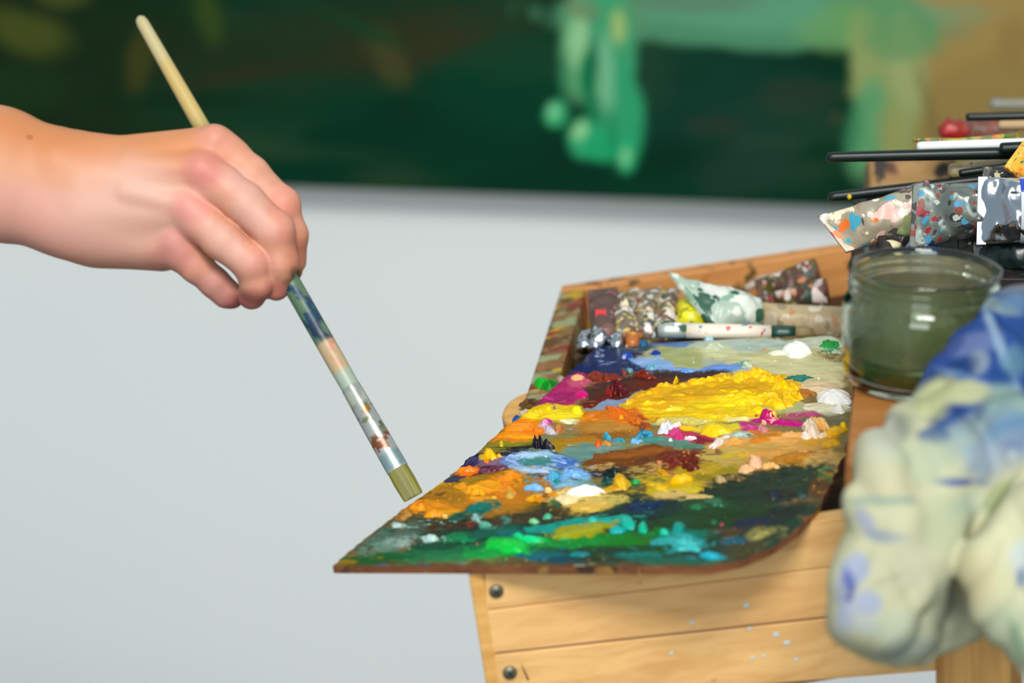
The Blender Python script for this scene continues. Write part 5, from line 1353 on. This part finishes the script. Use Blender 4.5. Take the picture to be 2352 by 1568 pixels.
tag(mesh_obj('bottle_cap', V, Fc, M_capw, None), 'round cream screw cap lying beside the blue tube', 'cap')

# ------------------------------------------------------------------ brushes and sticks on the right
M_black = mat_plain('black_lacquer', '#070d0b', 0.35, hx2='#12201c', scale=90, spec=.3)
M_white = mat_plain('white_lacquer', '#dfe2e0', 0.35, hx2='#cfd4d4')
M_creamw = mat_plain('cream_wood', '#b89a70', 0.6, hx2='#a08258')
G3 = 'spare brushes lying over the tubes'


def spare(label, a, b, d0, d1, r0, r1, mat, tipmat=None, group=G3, name='paintbrush'):
    p, q = at(a[0], a[1], d0), at(b[0], b[1], d1)
    root = thing(name, label, 'paintbrush', p - np.array([0, 0, r0]), group)
    V, Fc = rod(p, p + (q - p) * .8, [r0 * .55, r0 * .9, r0, (r0 + r1) / 2, r1, r1], 18, [0, .006, .02, .5, .95, 1])
    mesh_obj('handle', V, Fc, mat, root)
    V, Fc = rod(p + (q - p) * .79, p + (q - p) * .92, [r1 * 1.05, r1 * 1.1, r1], 18)
    mesh_obj('ferrule', V, Fc, M_collar, root)
    V, Fc = rod(p + (q - p) * .915, q, [r1 * .95, r1 * 1.1, r1 * .4], 18)
    mesh_obj('bristles', V, Fc, tipmat or M_bris_s, root)
    return root


M_bris_s = mat_plain('hog_bristle', '#8c7a50', 0.7, hx2='#6c5a38', scale=400)
spare('long thick black brush handle reaching farthest over the green painting', (1898, 361), (2900, 338), 1.40, 1.385, .0030, .0042, M_black)
sp = spare('black brush handle with a yellow fleck near its tip', (1902, 453), (2860, 345), 1.415, 1.40, .0030, .0040, M_black)
V, Fc = rod(at(1946, 452, 1.4105), at(1956, 452, 1.4105), [.0008, .0016, .0017, .0008], 10)
mesh_obj('yellow_fleck', V, Fc, mat_plain('fleck_yellow', '#c8a80c', .4), sp)
spare('thin black brush handle highest in the pile', (2218, 269), (2800, 258), 1.52, 1.50, .0026, .0034, M_black)
spare('short dark brush handle between the long black brushes', (2202, 398), (2700, 330), 1.385, 1.37, .0022, .0030, M_black)
spare('black brush lying over the white handle', (2296, 341), (2800, 318), 1.385, 1.37, .0034, .0040, M_black)
spare('white lacquered brush handle above the long black brush', (2106, 337), (2800, 316), 1.42, 1.40, .0030, .0036, M_white)
spare('bare wooden brush handle under the highest black brush', (2293, 288), (2800, 280), 1.50, 1.48, .0030, .0038, M_creamw)
spare('pale wooden brush handle beneath the long thick black brush', (2178, 393), (2800, 330), 1.41, 1.40, .0045, .0048, mat_splat('dirty_pale_wood', '#a08c64', ['#b09c74', '#8c7850', '#c05c38', '#4c5c6c', '#907c58'], 70, .4))
spare('blurred grey-blue stick behind the pile', (2274, 240), (2800, 236), 1.85, 1.84, .0040, .0042, mat_splat('grey_blue_stick', '#7c7c6c', ['#6c8494', '#8c8468', '#7c8088'], 60, .5))
ptube('reddish brown tube with a bright red end behind the white handle', (2168, 304), (0, 26), (2330, 300), 1.62, 1.62, .0078, mat_splat('red_brown', '#6a3c30', ['#7c4a3c', '#5c3428', '#8c3c2c'], 50, .5, 0, .5), group=G2, seed=61, crumple=.6, crimp=False)
V, Fc = loft(np.array([at(u, 300 + k, 1.604) for k, u in ((0, 2156), (4, 2164), (-3, 2178), (2, 2192), (-2, 2206), (5, 2218), (2, 2228))]), CU, CF, [.002, .006, .0085, .0068, .0075, .0045, .002], [.003, .006, .006, .007, .006, .005, .002], 18)
tag(mesh_obj('red_paint_lump', V, Fc, mat_splat('red_lump', '#8c1c14', ['#b01c14', '#7c1810', '#a03420'], 60, .6), None), 'lump of bright red paint on the brown tube behind the white handle', 'paint')
V, Fc = loft(np.array([at(u, v, 1.43) for u, v in ((2098, 322), (2140, 322), (2200, 322), (2280, 318), (2340, 314))]), CU, CF, [.001, .0018, .0012, .0022, .003], [.003] * 5, 12)
tag(mesh_obj('paint_crust', V, Fc, mat_splat('yellow_green_crust', '#6c6c28', ['#a89c20', '#4c6a28', '#c86a30', '#8c9c2c'], 120, .6), None), 'thin yellow-green paint crust along the white brush handle', 'paint')
# wooden block of the easel mast behind the brushes
MD = 1.655
V, Fc, T = box_frame(np.zeros(3), CR, CF, CU, tuple((u - 1176) / FPX * MD for u in (1998, 2200)), (0, .025), tuple(-(v - 784) / FPX * MD for v in (940, 366)))
V = V + CAM + CF * MD
bevel(mesh_obj('mast', V, Fc, mat_wood('mast_wood', '#a07c4a', '#8c6a3a', ('#2c261e', '#7a4a30', '#2a2420'), 0.55, 30.0), easel, tc=T, smooth=False), .003)

# ------------------------------------------------------------------ cream-handled brush lying in the tray behind the palette
p, q = at(1512, 757, 1.452), at(1836, 766, 1.447)
rb_ = thing('paintbrush', 'stubby cream-handled brush with a dark green band lying behind the palette', 'paintbrush', p - np.array([0, 0, .005]))
seg = lambda a, b: rod(p + (q - p) * a, p + (q - p) * b, [.0046, .0048, .0048, .0046], 20)
V, Fc = seg(.2, .80); mesh_obj('handle', V, Fc, mat_splat('cream_handle', '#d8ccb8', ['#e0d8c8', '#c84c4c', '#d8c8b0', '#4c7ca0', '#e8e0d4'], 60, .35), rb_)
V, Fc = seg(.80, .97); mesh_obj('green_band', V, Fc, mat_plain('dark_green_band', '#153c30', .4), rb_)
V, Fc = seg(.0, .2); mesh_obj('ferrule', V, Fc, mat_splat('silver_crust', '#b8c0b8', ['#d8e0dc', '#5c8c6c', '#b8a8b0', '#3c5c44'], 90, .5, .6), rb_)
V, Fc = rod(q - (q - p) * .03, q + (q - p) * .10, [.0044, .005, .003], 18); mesh_obj('bristles', V, Fc, M_bris_s, rb_)
# pale stick poking up at the back of the tray
V, Fc = rod(at(1712, 664, 1.575), at(1762, 636, 1.58), [.0022, .0028, .0030, .0024], 14)
tag(mesh_obj('palette_stick', V, Fc, mat_plain('pale_stick', '#b8a898', .5, hx2='#a09080'), None), 'short pale stick leaning between the green-smeared tube and the dark crusted tube', 'stick')
